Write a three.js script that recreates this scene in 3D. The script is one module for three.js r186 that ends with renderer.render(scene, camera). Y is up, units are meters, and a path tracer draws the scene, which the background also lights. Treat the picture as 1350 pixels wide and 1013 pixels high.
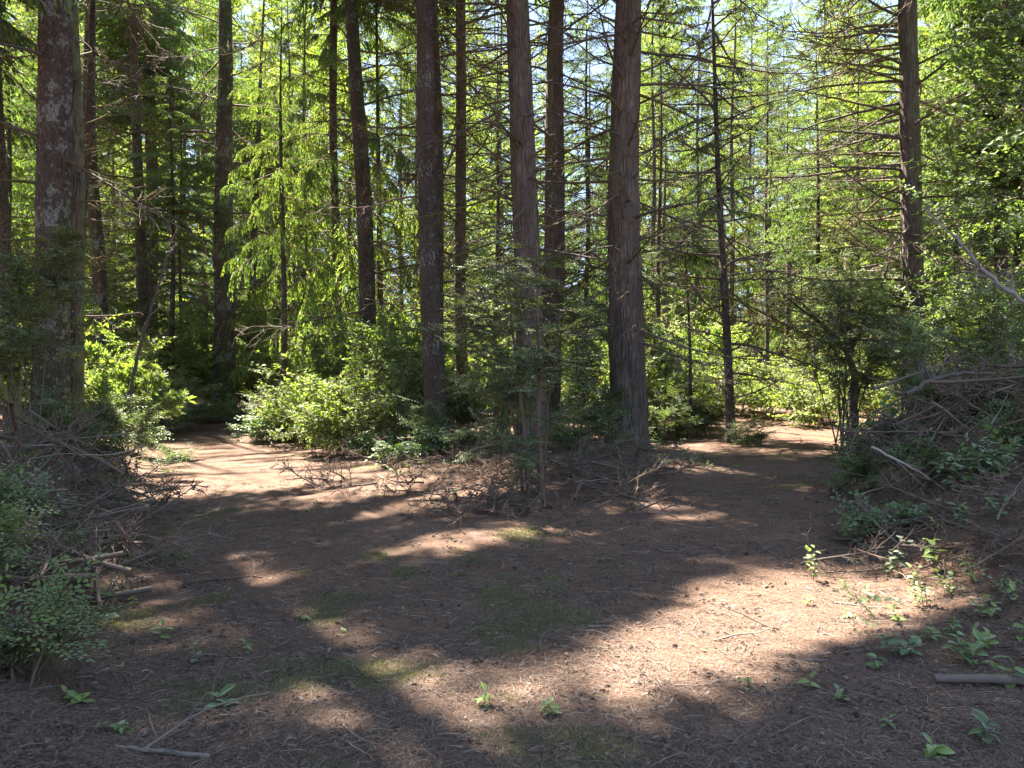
import * as THREE from 'three';

// ---------------------------------------------------------------- camera, sky, sun, exposure
const scene = new THREE.Scene();
const F = 1020, CX = 675, HY = 490;                    // focal length and horizon in the photograph's pixels
const camera = new THREE.PerspectiveCamera(52.8, 1350 / 1013, 0.05, 600);
camera.position.set(0, 1.6, 0);
camera.rotation.x = -Math.atan(16.5 / F);
const SUN = new THREE.Vector3(-0.6 * Math.cos(1.0), Math.sin(1.0), -0.8 * Math.cos(1.0)).normalize();
{   // clear late-spring sky: pale towards the horizon, deeper blue overhead, a broad bright haze round the sun
  const W = 512, Hh = 256, data = new Float32Array(W * Hh * 4);
  for (let j = 0; j < Hh; j++) for (let i = 0; i < W; i++) {
    const up = ((j + 0.5) / Hh - 0.5) * Math.PI, az = ((i + 0.5) / W - 0.5) * 2 * Math.PI, y = Math.sin(up), c = Math.cos(az) * Math.cos(up) * SUN.x + y * SUN.y + Math.sin(az) * Math.cos(up) * SUN.z;
    const t = Math.pow(Math.max(0, y), 0.5), halo = 0.35 * Math.pow(Math.max(0, c), 8), q = (j * W + i) * 4;
    data[q] = 0.56 + (0.34 - 0.56) * t + halo; data[q + 1] = 0.74 + (0.49 - 0.74) * t + halo * 0.95; data[q + 2] = 1.0 + (0.80 - 1.0) * t + halo * 0.85; data[q + 3] = 1;
  }
  const t = new THREE.DataTexture(data, W, Hh, THREE.RGBAFormat, THREE.FloatType); t.mapping = THREE.EquirectangularReflectionMapping; t.magFilter = t.minFilter = THREE.LinearFilter; t.needsUpdate = true;
  scene.background = t; scene.environment = t; scene.backgroundIntensity = scene.environmentIntensity = 0.215;
}
const sun = new THREE.DirectionalLight(0xfff5e6, 5);
sun.position.copy(SUN).multiplyScalar(120);
sun.castShadow = true;
sun.shadow.mapSize.set(4096, 4096);
Object.assign(sun.shadow.camera, { left: -60, right: 60, top: 60, bottom: -60, near: 1, far: 300 });
scene.add(sun, sun.target);
const renderer = new THREE.WebGLRenderer();
renderer.toneMapping = THREE.LinearToneMapping;
renderer.toneMappingExposure = 9.6;
renderer.shadowMap.enabled = true;

// ---------------------------------------------------------------- helpers
let seed = 12345;
const rnd = () => { seed = (seed + 0x6D2B79F5) | 0; let t = Math.imul(seed ^ (seed >>> 15), 1 | seed); t = (t + Math.imul(t ^ (t >>> 7), 61 | t)) ^ t; return ((t ^ (t >>> 14)) >>> 0) / 4294967296; };
const R = (a, b) => a + (b - a) * rnd();
const pick = (a) => a[Math.floor(rnd() * a.length)];
const clamp = (x, a = 0, b = 1) => Math.min(b, Math.max(a, x));
const ss = (a, b, x) => { const t = clamp((x - a) / (b - a)); return t * t * (3 - 2 * t); };
const lerp = (a, b, t) => a + (b - a) * t;
const hash = (x, y) => { let h = Math.imul(x, 374761393) + Math.imul(y, 668265263) | 0; h = Math.imul(h ^ (h >>> 13), 1274126177); return ((h ^ (h >>> 16)) >>> 0) / 4294967296; };
function vn(x, y) { const ix = Math.floor(x), iy = Math.floor(y), fx = x - ix, fy = y - iy, u = fx * fx * (3 - 2 * fx), v = fy * fy * (3 - 2 * fy);
  return lerp(lerp(hash(ix, iy), hash(ix + 1, iy), u), lerp(hash(ix, iy + 1), hash(ix + 1, iy + 1), u), v); }
const fbm = (x, y, o = 4) => { let s = 0, a = 0.5, t = 0; for (let i = 0; i < o; i++) { s += a * vn(x, y); t += a; x = x * 2.03 + 17.1; y = y * 2.03 + 9.7; a *= 0.5; } return s / t; };
// value noise that repeats after px, py cells, for tiles
const vnp = (x, y, px, py) => { const ix = Math.floor(x), iy = Math.floor(y), fx = x - ix, fy = y - iy, u = fx * fx * (3 - 2 * fx), v = fy * fy * (3 - 2 * fy), m = (a, p) => ((a % p) + p) % p;
  return lerp(lerp(hash(m(ix, px), m(iy, py)), hash(m(ix + 1, px), m(iy, py)), u), lerp(hash(m(ix, px), m(iy + 1, py)), hash(m(ix + 1, px), m(iy + 1, py)), u), v); };
const V = (x, y, z) => new THREE.Vector3(x, y, z);
const taken = new Map();
const numbered = (n) => { const k = taken.get(n) ?? 0; taken.set(n, k + 1); return k ? n + '_' + String(k).padStart(3, '0') : n; };

// a builder of triangles: tubes and blades, with a colour for each vertex
class MB {
  constructor() { this.p = []; this.n = []; this.u = []; this.c = []; this.i = []; }
  vert(p, n, u, v, c) { this.p.push(p.x, p.y, p.z); this.n.push(n.x, n.y, n.z); this.u.push(u, v); this.c.push(c[0], c[1], c[2]); return this.p.length / 3 - 1; }
  tube(pts, rad, sides, col) {
    const m = pts.length; let t = new THREE.Vector3(), a = new THREE.Vector3(), b = new THREE.Vector3();
    t.subVectors(pts[1], pts[0]).normalize(); a.set(Math.abs(t.y) > 0.9 ? 1 : 0, Math.abs(t.y) > 0.9 ? 0 : 1, 0).cross(t).normalize();
    let len = 0; const first = this.p.length / 3;
    for (let k = 0; k < m; k++) {
      if (k) len += pts[k].distanceTo(pts[k - 1]);
      t.subVectors(pts[Math.min(m - 1, k + 1)], pts[Math.max(0, k - 1)]).normalize();
      a.addScaledVector(t, -a.dot(t)).normalize(); b.crossVectors(t, a);
      for (let s = 0; s <= sides; s++) {
        const th = s / sides * Math.PI * 2, n = a.clone().multiplyScalar(Math.cos(th)).addScaledVector(b, Math.sin(th));
        this.vert(pts[k].clone().addScaledVector(n, rad[k]), n, s / sides * 2 * Math.PI * rad[0], len, typeof col === 'function' ? col(k / (m - 1), th, pts[k]) : col);
      }
    }
    for (let k = 0; k < m - 1; k++) for (let s = 0; s < sides; s++) { const q = first + k * (sides + 1) + s, w = q + sides + 1; this.i.push(q, q + 1, w, q + 1, w + 1, w); }
    if (rad[0] > 0.011 && sides > 5) for (const e of [0, m - 1]) { const n = V().subVectors(pts[e ? m - 1 : 0], pts[e ? m - 2 : 1]).normalize(), cc = typeof col === 'function' ? col(e ? 1 : 0, 0, pts[e]) : col, o = this.vert(pts[e], n, 0, 0, cc), r0 = this.p.length / 3; for (let s = 0; s <= sides; s++) { const q = (first + e * (sides + 1) + s) * 3; this.vert(V(this.p[q], this.p[q + 1], this.p[q + 2]), n, 0, 0, cc); } for (let s = 0; s < sides; s++) e ? this.i.push(o, r0 + s, r0 + s + 1) : this.i.push(o, r0 + s + 1, r0 + s); }
    return this;
  }
  // a leaf: rows of two halves folded along the midrib; shape gives the half width at each row
  leaf(o, dir, up, len, wid, col, rows = [0, 0.35, 0.7, 1], shape = [0.15, 1, 0.8, 0], fold = 0.25, droop = 0.15) {
    const side = V().crossVectors(dir, up).normalize(), nrm = V().crossVectors(side, dir).normalize();
    const row = rows.map((r, k) => { const c = o.clone().addScaledVector(dir, r * len).addScaledVector(nrm, -droop * len * r * r), w = shape[k] * wid / 2;
      return [c.clone().addScaledVector(side, -w).addScaledVector(nrm, fold * w), c, c.clone().addScaledVector(side, w).addScaledVector(nrm, fold * w)]; });
    const tri = (a, b, c) => { const n = V().subVectors(b, a).cross(V().subVectors(c, a)); if (n.lengthSq() < 1e-14) return; n.normalize();
      const q = this.vert(a, n, 0, 0, col); this.vert(b, n, 1, 0, col); this.vert(c, n, 0, 1, col); this.i.push(q, q + 1, q + 2); };
    for (let k = 0; k < row.length - 1; k++) for (const h of [0, 1]) { const A = row[k], B = row[k + 1]; tri(A[h], A[h + 1], B[h + 1]); tri(A[h], B[h + 1], B[h]); }
    return this;
  }
  blade(o, dir, side, len, wid, col) {      // a needle cluster: a thin kite of two faces
    const a = o, b = o.clone().addScaledVector(dir, len * 0.4).addScaledVector(side, wid / 2), c = o.clone().addScaledVector(dir, len), d = o.clone().addScaledVector(dir, len * 0.4).addScaledVector(side, -wid / 2);
    const n = V().crossVectors(side, dir).normalize(), q = this.vert(a, n, 0, 0, col); this.vert(b, n, 1, 0, col); this.vert(c, n, 1, 1, col); this.vert(d, n, 0, 1, col);
    this.i.push(q, q + 1, q + 2, q, q + 2, q + 3); return this;
  }
  get count() { return this.i.length; }
  geo(split) {
    const g = new THREE.BufferGeometry();
    g.setAttribute('position', new THREE.Float32BufferAttribute(this.p, 3)); g.setAttribute('normal', new THREE.Float32BufferAttribute(this.n, 3));
    g.setAttribute('uv', new THREE.Float32BufferAttribute(this.u, 2)); g.setAttribute('color', new THREE.Float32BufferAttribute(this.c, 3)); g.setIndex(this.i);
    if (split !== undefined) { g.addGroup(0, split, 0); g.addGroup(split, this.i.length - split, 1); }   // wood first, leaves after
    return g;
  }
}
const jit = (c, a = 0.2) => { const k = 1 + R(-a, a); return [c[0] * k * (1 + R(-a, a) * 0.4), c[1] * k, c[2] * k * (1 + R(-a, a) * 0.4)]; };
function mesh(name, g, m, parent) { const o = new THREE.Mesh(g, m); o.name = name; o.castShadow = o.receiveShadow = true; parent.add(o); return o; }
function many(name, g, m, mats, parent, cols) {          // small alike pieces that nobody counts: one instanced part
  const o = new THREE.InstancedMesh(g, m, mats.length); o.name = name; o.castShadow = o.receiveShadow = true; o.userData = { kind: 'stuff' };
  mats.forEach((x, k) => o.setMatrixAt(k, x)); if (cols) cols.forEach((c, k) => o.setColorAt(k, new THREE.Color(c[0], c[1], c[2])));
  parent.add(o); return o;
}
function thing(name, label, category, pos, group) {
  const o = new THREE.Group(); o.name = numbered(name); seed = [...(o.name + label)].reduce((h, c) => Math.imul(h ^ c.charCodeAt(0), 16777619), 2166136261) | 0; o.position.copy(pos); o.userData = { label, category }; if (group) o.userData.group = group; scene.add(o); return o;
}
const M4 = (pos, quat, s) => new THREE.Matrix4().compose(pos, quat, typeof s === 'number' ? V(s, s, s) : s);
// a turn that carries +x to dir and keeps +y as far up as it can, then rolls about dir
function aim(dir, roll = 0, up = V(0, 1, 0)) {
  const x = dir.clone().normalize(), z = V().crossVectors(x, up).normalize(), y = V().crossVectors(z, x);
  return new THREE.Quaternion().setFromRotationMatrix(new THREE.Matrix4().makeBasis(x, y, z)).premultiply(new THREE.Quaternion().setFromAxisAngle(x, roll));
}
const sph = (az, el) => V(Math.cos(az) * Math.cos(el), Math.sin(el), Math.sin(az) * Math.cos(el));

// ---------------------------------------------------------------- the lie of the land
const leftEdge = (d) => -0.45 * d - 0.15, rightEdge = (d) => (d < 7 ? 0.43 * d + 0.9 * (7 - d) / 7 : 0.43 * d);
function H(x, z) {
  const d = Math.max(0, -z);
  let h = 0.05 * (fbm(x / 1.3, z / 1.3, 3) - 0.5) + (d < 26 ? 0.06 * (fbm(x * 2.2 + 7, z * 2.2, 4) - 0.5) : 0) + 0.12 * (fbm(x / 5 + 3, z / 5, 2) - 0.5);
  const ex = (x - 0.5) / 2.1, ez = (z + 13.3) / 3.6; h += 0.30 * Math.exp(-Math.pow(ex * ex + ez * ez, 1.3));
  h += 0.45 * ss(0, 1.6, leftEdge(d) - x) * ss(26, 18, d) + 0.5 * ss(0, 1.8, x - rightEdge(d)) * ss(26, 17, d) * ss(3, 7, d);
  const bx = (x - 6.2) / 1.7, bz = (z + 10.3) / 2.0; h += 0.32 * Math.exp(-(bx * bx + bz * bz));
  h += 0.022 * Math.max(0, d - 18) + 0.05 * Math.max(0, d - 55) + 0.02 * Math.max(0, Math.abs(x) - 14);
  return h;
}
const mossAt = (x, z) => { const d = -z, t = fbm(x * 0.55 + 40, z * 0.55, 4), f = fbm(x * 2.4, z * 2.4 + 60, 3), v = Math.max(ss(0.8, -0.4, x - leftEdge(d)), ss(-0.9, 0.5, x - rightEdge(d)) * 0.5); return ss(0.60, 0.72, t * 0.5 + f * 0.5 + 0.05 * v); };
camera.position.y = 1.6 + H(0, 0);
const EYE = camera.position.y;
const PX = (px, d) => (px - CX) / F * d, PY = (py, d) => EYE - (py - HY) / F * d;
function groundAt(px, py) { let d = 1.6 * F / (py - HY); for (let k = 0; k < 30; k++) d = lerp(d, (EYE - H(PX(px, d), -d)) * F / (py - HY), 0.5); d = Math.min(d, 60); const x = PX(px, d); return V(x, H(x, -d), -d); }
const stand = (px, d) => { const x = PX(px, d); return V(x, H(x, -d), -d); };

// gaps in the canopy: sun falls through them on these places of the ground (centre, half width, half depth)
const GAPS = [];
function gap(px, py, rx, ry) { const c = groundAt(px, py), n = groundAt(px, py - ry), f = groundAt(px, py + ry); GAPS.push([c.x, (n.z + f.z) / 2, rx / F * -c.z, Math.abs(f.z - n.z) / 2]); }
gap(330, 618, 125, 46); gap(470, 640, 50, 28); gap(250, 785, 100, 50); gap(466, 818, 42, 17); gap(615, 858, 85, 17); gap(915, 862, 90, 24);
gap(1090, 790, 150, 32); gap(1290, 785, 120, 36); gap(415, 932, 50, 24); gap(520, 948, 52, 26); gap(960, 625, 80, 9); gap(1075, 645, 32, 9); gap(850, 668, 50, 10); gap(640, 712, 36, 8);
gap(1040, 566, 60, 12); gap(900, 690, 60, 9);
GAPS.push([-6.4, -13.3, 1.3, 1.4], [-3.4, -17, 1.7, 1.6], [-4.2, -18.6, 2.2, 2.4], [-8.2, -15.4, 1.3, 1.6], [9.5, -25.5, 3.5, 3.5], [1.5, -24, 3, 3]);
const LANES = [[-13, -31, 3.4, 3.4], [-7.5, -29, 3, 3], [-2, -28.5, 2.4, 2.4], [3.5, -29.5, 3, 3], [10.5, -30, 3.4, 3.4], [-3, -40, 3.5, 3.5], [7, -42, 3.5, 3.5], [-14, -43, 4, 4]];   // thin places in the canopy of the wood behind
function inLane(p) { const k = Math.max(0, p.y - 2) / SUN.y, x = p.x - SUN.x * k, z = p.z - SUN.z * k; return p.y > 3.5 && LANES.some((g) => ((x - g[0]) / g[2]) ** 2 + ((z - g[1]) / g[3]) ** 2 < 1); }
function boughInGap(o, d, L, lat = 0.24) { const s = V(-d.z, 0, d.x).normalize(); for (const f of [0.15, 0.4, 0.7, 1]) for (const k of f < 1 ? [0, -lat, lat] : [0]) if (inGap(o.clone().addScaledVector(d, L * f).addScaledVector(s, k * L * (1.2 - f)))) return true; return false; }
function inGap(p) {
  const k = Math.max(0, p.y - 0.3) / SUN.y, x = p.x - SUN.x * k, z = p.z - SUN.z * k;
  for (const g of GAPS) { const a = (x - g[0]) / (g[2] + 0.08), b = (z - g[1]) / (g[3] + 0.08); if (a * a + b * b < 1) return true; }
  return false;
}

// floor places to shade: extra boughs are added to crowns in the sun's way
const SHADE = [];
for (let z = -16.5; z < -1.6; z += 0.48) for (let x = -6.5; x < 7.5; x += 0.48) { const p = V(x + R(-0.2, 0.2), 0, z + R(-0.2, 0.2)); if (Math.abs(p.x) > 0.75 * -p.z + 0.6) continue; if (!GAPS.some((g) => ((p.x - g[0]) / (g[2] + 0.1)) ** 2 + ((p.z - g[1]) / (g[3] + 0.1)) ** 2 < 1)) SHADE.push([p, 0, false]); else if (rnd() < 0.2) SHADE.push([p, 2, true]); }  // some targets inside gaps: narrow boughs added there to streak the sun patches
// ---------------------------------------------------------------- textures and materials
function tex(w, h, data, srgb) {
  const t = new THREE.DataTexture(data, w, h, THREE.RGBAFormat, THREE.UnsignedByteType); t.magFilter = THREE.LinearFilter; t.minFilter = THREE.LinearMipmapLinearFilter; t.generateMipmaps = true;
  t.wrapS = t.wrapT = THREE.RepeatWrapping; if (srgb) t.colorSpace = THREE.SRGBColorSpace; t.needsUpdate = true; return t;
}
const enc = (x) => 255 * (x <= 0.0031308 ? 12.92 * x : 1.055 * Math.pow(x, 1 / 2.4) - 0.055);
function litterTextures() {
  const N = 2048, col = new Float32Array(N * N * 3), hgt = new Float32Array(N * N);
  for (let y = 0; y < N; y++) for (let x = 0; x < N; x++) {
    const a = vnp(x / 128, y / 128, 16, 16) * 0.5 + vnp(x / 32, y / 32, 64, 64) * 0.3 + vnp(x / 8, y / 8, 256, 256) * 0.2, g = vnp(x / 2.5, y / 2.5, 819, 819), k = 0.65 + 0.7 * g, q = (y * N + x);
    col[q * 3] = (0.07 + 0.07 * a) * k; col[q * 3 + 1] = (0.046 + 0.045 * a) * k; col[q * 3 + 2] = (0.035 + 0.03 * a) * k; hgt[q] = 0.3 * a + 0.15 * g;
  }
  const tones = [[0.22, 0.14, 0.105], [0.17, 0.10, 0.072], [0.27, 0.195, 0.15], [0.12, 0.075, 0.058], [0.36, 0.29, 0.235], [0.07, 0.046, 0.037], [0.2, 0.155, 0.09]];
  for (let s = 0; s < 170000; s++) {
    const big = s % 60 === 0; let x = R(0, N), y = R(0, N), a = R(0, 6.283); const L = big ? R(20, 70) : R(5, 16), bend = R(-0.03, 0.03), t = pick(tones), v = R(0.75, 1.2), lift = R(0.35, 0.9), w = big ? 2 : 1;
    for (let k = 0; k < L; k++) {
      x += Math.cos(a); y += Math.sin(a); a += bend;
      for (let j = 0; j < w; j++) { const q = ((Math.floor(y + j) & (N - 1)) * N + (Math.floor(x) & (N - 1))); col[q * 3] = t[0] * v; col[q * 3 + 1] = t[1] * v; col[q * 3 + 2] = t[2] * v; hgt[q] = lift; }
    }
  }
  const c = new Uint8Array(N * N * 4), b = new Uint8Array(N * N * 4);
  for (let q = 0; q < N * N; q++) { for (let j = 0; j < 3; j++) { c[q * 4 + j] = enc(col[q * 3 + j]); b[q * 4 + j] = 255 * clamp(hgt[q]); } c[q * 4 + 3] = b[q * 4 + 3] = 255; }
  return [tex(N, N, c, true), tex(N, N, b)];
}
function barkTextures(kind) {
  const W = 512, Hh = 1024, c = new Uint8Array(W * Hh * 4), b = new Uint8Array(W * Hh * 4);
  for (let y = 0; y < Hh; y++) for (let x = 0; x < W; x++) {
    const u = x / W, v = y / Hh, q = (y * W + x) * 4; let h, r, g, bl;
    const fine = vnp(u * 128, v * 256, 128, 256), mid = vnp(u * 24, v * 24, 24, 24), coarse = vnp(u * 6, v * 8, 6, 8);
    if (kind === 'fibrous') {                       // long strips of stringy bark
      const w = u + 0.012 * (vnp(u * 8, v * 10, 8, 10) - 0.5) + 0.02 * (vnp(u * 3, v * 4, 3, 4) - 0.5);
      const r1 = vnp(w * 26, v * 5, 26, 5), r2 = vnp(w * 90, v * 14, 90, 14), cr = Math.abs(r1 - 0.5) * 2;
      h = clamp(0.75 * Math.pow(cr, 0.6) + 0.25 * r2); const k = 0.7 + 0.3 * r2 + 0.25 * (coarse - 0.5) + 0.2 * (fine - 0.5);
      const gr = clamp(0.3 + 0.8 * mid + 0.3 * r2 - 0.3); r = lerp(0.15, 0.21, gr) * k; g = lerp(0.088, 0.165, gr) * k; bl = lerp(0.066, 0.135, gr) * k;
    } else {                                        // small scales, with pale lichen
      const sx = u * 22 + 0.8 * (mid - 0.5), sy = v * 26 + 0.8 * (coarse - 0.5), ix = Math.floor(sx), iy = Math.floor(sy); let best = 9, sec = 9, id = 0;
      for (let j = -1; j <= 1; j++) for (let i = -1; i <= 1; i++) { const mx = ((ix + i) % 22 + 22) % 22, my = ((iy + j) % 26 + 26) % 26, dx = ix + i + hash(mx, my) - sx, dy = iy + j + hash(mx + 91, my + 7) - sy, d = dx * dx + dy * dy * 0.7; if (d < best) { sec = best; best = d; id = hash(mx + 5, my + 33); } else if (d < sec) sec = d; }
      h = clamp(Math.sqrt(sec) - Math.sqrt(best)) * 0.8 + 0.2 * fine;
      const k = (0.75 + 0.5 * id) * (0.8 + 0.4 * fine); r = 0.115 * k; g = 0.078 * k; bl = 0.06 * k;
      const lim = kind === 'lichen' ? 0.56 : 0.66, li = 0.75 * ss(lim, lim + 0.06, vnp(u * 5, v * 7, 5, 7) * 0.3 + vnp(u * 18, v * 30, 18, 30) * 0.34 + vnp(u * 48, v * 80, 48, 80) * 0.3 + fine * 0.12) * (h > 0.12 ? 1 : 0.35);
      r = lerp(r, 0.34, li); g = lerp(g, 0.34, li); bl = lerp(bl, 0.28, li);
    }
    c[q] = enc(r); c[q + 1] = enc(g); c[q + 2] = enc(bl); c[q + 3] = 255; b[q] = b[q + 1] = b[q + 2] = 255 * clamp(h); b[q + 3] = 255;
  }
  return [tex(W, Hh, c, true), tex(W, Hh, b)];
}
const barkMat = {};
for (const k of ['fibrous', 'scaly', 'lichen']) { const [c, b] = barkTextures(k); barkMat[k] = new THREE.MeshStandardMaterial({ name: k + ' bark', map: c, bumpMap: b, bumpScale: 0.07, roughness: 0.95, vertexColors: true }); }
const [litterC, litterB] = litterTextures();
const groundMat = new THREE.MeshStandardMaterial({ name: 'needle litter', map: litterC, bumpMap: litterB, bumpScale: 0.012, roughness: 1, vertexColors: true });
const woodMat = new THREE.MeshStandardMaterial({ name: 'twig wood', color: 0xffffff, vertexColors: true, roughness: 0.9 });
const greyWood = new THREE.MeshStandardMaterial({ name: 'weathered twig', color: new THREE.Color(1.35, 1.3, 1.25), vertexColors: true, roughness: 0.9 });
const mossWood = new THREE.MeshStandardMaterial({ name: 'mossy twig', color: new THREE.Color(1.05, 1.2, 0.55), vertexColors: true, roughness: 1 });
const woodMat2 = new THREE.MeshStandardMaterial({ name: 'bough wood', color: new THREE.Color(6, 3.6, 9), vertexColors: true, roughness: 0.9 });
const leafMat = (name, through, coat = 0) => new THREE.MeshPhysicalMaterial({ name, vertexColors: true, roughness: 1, transmission: through, thickness: 0, clearcoat: coat, clearcoatRoughness: 0.35, side: THREE.DoubleSide });
const needleMat = leafMat('conifer needles', 0.62), softLeaf = leafMat('soft leaves', 0.62, 0.2), glossLeaf = leafMat('glossy leaves', 0.45, 0.35);

// ---------------------------------------------------------------- ground
{
  const axis = (lo, a, b, hi, step, grow) => { const v = []; for (let x = a; x <= b + 1e-6; x += step) v.push(x); let s = step; for (let x = b; x < hi;) { s *= grow; x += s; v.push(x); } s = step; for (let x = a; x > lo;) { s *= grow; x -= s; v.unshift(x); } return v; };
  const xs = axis(-220, -11, 11, 220, 0.11, 1.14), zs = axis(-260, -22, -1, 60, 0.11, 1.14), n = xs.length, pos = [], uv = [], col = [], idx = [];
  for (const z of zs) for (const x of xs) {
    pos.push(x, H(x, z), z); uv.push(x / 6, z / 6);
    const f = fbm(x * 2.4, z * 2.4 + 60, 3), moss = mossAt(x, z), dust = ss(0.5, 0.72, fbm(x * 0.8 + 9, z * 0.8, 3));
    const k = 0.56 + 0.26 * f + 0.34 * (fbm(x * 4.2 + 5, z * 4.2, 3) - 0.35) ; let c = [k * lerp(1.03, 1.28, dust), k * lerp(0.82, 1.07, dust), k * lerp(0.65, 0.92, dust)];
    const ms = [1.0 * k, 1.55 * k, 0.55 * k]; c = c.map((v, j) => lerp(v, ms[j], moss * 0.4)); col.push(...c);
  }
  for (let j = 0; j < zs.length - 1; j++) for (let i = 0; i < n - 1; i++) { const a = j * n + i; idx.push(a, a + n, a + 1, a + 1, a + n, a + n + 1); }
  const g = new THREE.BufferGeometry(); g.setAttribute('position', new THREE.Float32BufferAttribute(pos, 3)); g.setAttribute('uv', new THREE.Float32BufferAttribute(uv, 2)); g.setAttribute('color', new THREE.Float32BufferAttribute(col, 3)); g.setIndex(idx); g.computeVertexNormals();
  const o = mesh('ground', g, groundMat, scene); o.userData = { kind: 'structure', label: 'forest floor of reddish brown conifer needles with mossy patches' };
}

// ---------------------------------------------------------------- leaf and branch prototypes (origin at the foot, growing along +x)
const BARK = [0.10, 0.072, 0.055];
function curve(o, dir, len, n, wander, sag = 0) { const p = [o.clone()], d = dir.clone().normalize(); for (let k = 0; k < n; k++) { d.x += R(-wander, wander); d.y += R(-wander, wander) - sag; d.z += R(-wander, wander); d.normalize(); p.push(p[k].clone().addScaledVector(d, len / n)); } return p; }
const taper = (n, a, b) => Array.from({ length: n + 1 }, (_, k) => lerp(a, b, k / n));
const onCurve = (p, t) => { const f = t * (p.length - 1), k = Math.min(p.length - 2, Math.floor(f)); return p[k].clone().lerp(p[k + 1], f - k); };
const dirOn = (p, t) => { const k = Math.min(p.length - 2, Math.floor(t * (p.length - 1))); return V().subVectors(p[k + 1], p[k]).normalize(); };

function liveBough(len, droop, lush) {                   // flat drooping conifer spray
  const m = new MB(), leaves = [], ax = curve(V(0, 0, 0), V(1, 0.12, 0), len, 7, 0.06, droop);
  m.tube(ax, taper(7, 0.017, 0.003), 4, BARK);
  const nSide = Math.round(len * 11);
  for (let k = 0; k < nSide; k++) for (const s of [-1, 1]) {
    const t = 0.1 + 0.9 * (k + R(0, 0.9)) / nSide, L = len * R(0.22, 0.36) * (1 - t * 0.75) * ss(0, 0.28, t + 0.08); if (L < 0.05) continue;
    const o = onCurve(ax, t), f = dirOn(ax, t), side = V(f.z, 0, -f.x).normalize().multiplyScalar(s), dir = f.clone().multiplyScalar(R(0.5, 1.0)).add(side.multiplyScalar(1)).add(V(0, R(-0.35, 0.1), 0)).normalize();
    const tw = curve(o, dir, L, 3, 0.1, 0.13); m.tube(tw, taper(3, 0.005, 0.0015), 3, BARK);
    const nb = Math.round(L * 42 * lush);
    for (let j = 0; j < nb; j++) { const tt = 0.08 + 0.92 * (j + rnd()) / nb; leaves.push([onCurve(tw, tt), dirOn(tw, tt), R(0.06, 0.13) * (1.15 - 0.5 * tt)]); }
  }
  const split = m.count;
  for (const [o, f, L] of leaves) { const a = R(0, 6.28), dir = f.clone().multiplyScalar(R(0.5, 1)).add(V(R(-0.7, 0.7), R(-0.75, 0.12), R(-0.7, 0.7))).normalize(), sd = V(Math.cos(a), R(-0.4, 0.4), Math.sin(a)).cross(dir).normalize(); m.blade(o, dir, sd, L, R(0.024, 0.046), jit([1, 1, 1], 0.3)); }
  return m.geo(split);
}
function drapeBough(len) {                              // a limb with curtains of hanging twigs
  const m = new MB(), leaves = [], ax = curve(V(0, 0, 0), V(1, 0.25, 0), len, 7, 0.05, 0.09); m.tube(ax, taper(7, 0.016, 0.004), 4, BARK);
  for (let k = 0; k < len * 22; k++) { const t = R(0.12, 1), tw = curve(onCurve(ax, t), dirOn(ax, t).multiplyScalar(0.8).add(V(R(-0.3, 0.3), R(-0.5, 0), R(-0.9, 0.9))).normalize(), R(0.2, 0.62), 4, 0.06, 0.3); m.tube(tw, taper(4, 0.004, 0.0012), 3, BARK);
    for (let j = 0; j < 24; j++) { const q = R(0.05, 1); leaves.push([onCurve(tw, q), dirOn(tw, q), R(0.05, 0.1)]); } }
  const split = m.count;
  for (const [o, f, L] of leaves) { const dir = f.clone().add(V(R(-0.6, 0.6), R(-0.5, 0.1), R(-0.6, 0.6))).normalize(); m.blade(o, dir, V(R(-1, 1), R(-0.3, 0.3), R(-1, 1)).cross(dir).normalize(), L, R(0.02, 0.036), jit([1, 1, 1], 0.3)); }
  return m.geo(split);
}
function deadBranch(len, up, fuss) {                     // bare limb with finer and finer twigs
  const m = new MB(), main = curve(V(0, 0, 0), V(1, up, 0), len, 9, 0.12, R(-0.03, 0.04));
  m.tube(main, taper(9, 0.017 + 0.004 * len, 0.004), 5, jit(BARK, 0.2));
  const n = Math.round(len * 6 * fuss);
  for (let k = 0; k < n; k++) {
    const t = R(0.12, 1), dir = dirOn(main, t).multiplyScalar(R(0.2, 1)).add(V(R(-0.6, 0.6), R(-0.75, 0.5), R(-1, 1))).normalize(), L = len * R(0.14, 0.4) * (1.1 - t * 0.6), tw = curve(onCurve(main, t), dir, L, 5, 0.22, 0.03);
    m.tube(tw, taper(5, 0.0085, 0.0035), 3, jit(BARK, 0.25));
    for (let j = 0; j < 3 * fuss; j++) { const q = R(0.2, 1), d2 = dirOn(tw, q).add(V(R(-0.9, 0.9), R(-0.9, 0.6), R(-0.9, 0.9))).normalize(); m.tube(curve(onCurve(tw, q), d2, L * R(0.2, 0.5), 2, 0.25), taper(2, 0.0055, 0.0025), 3, jit(BARK, 0.3)); }
  }
  return m.geo();
}
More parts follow.
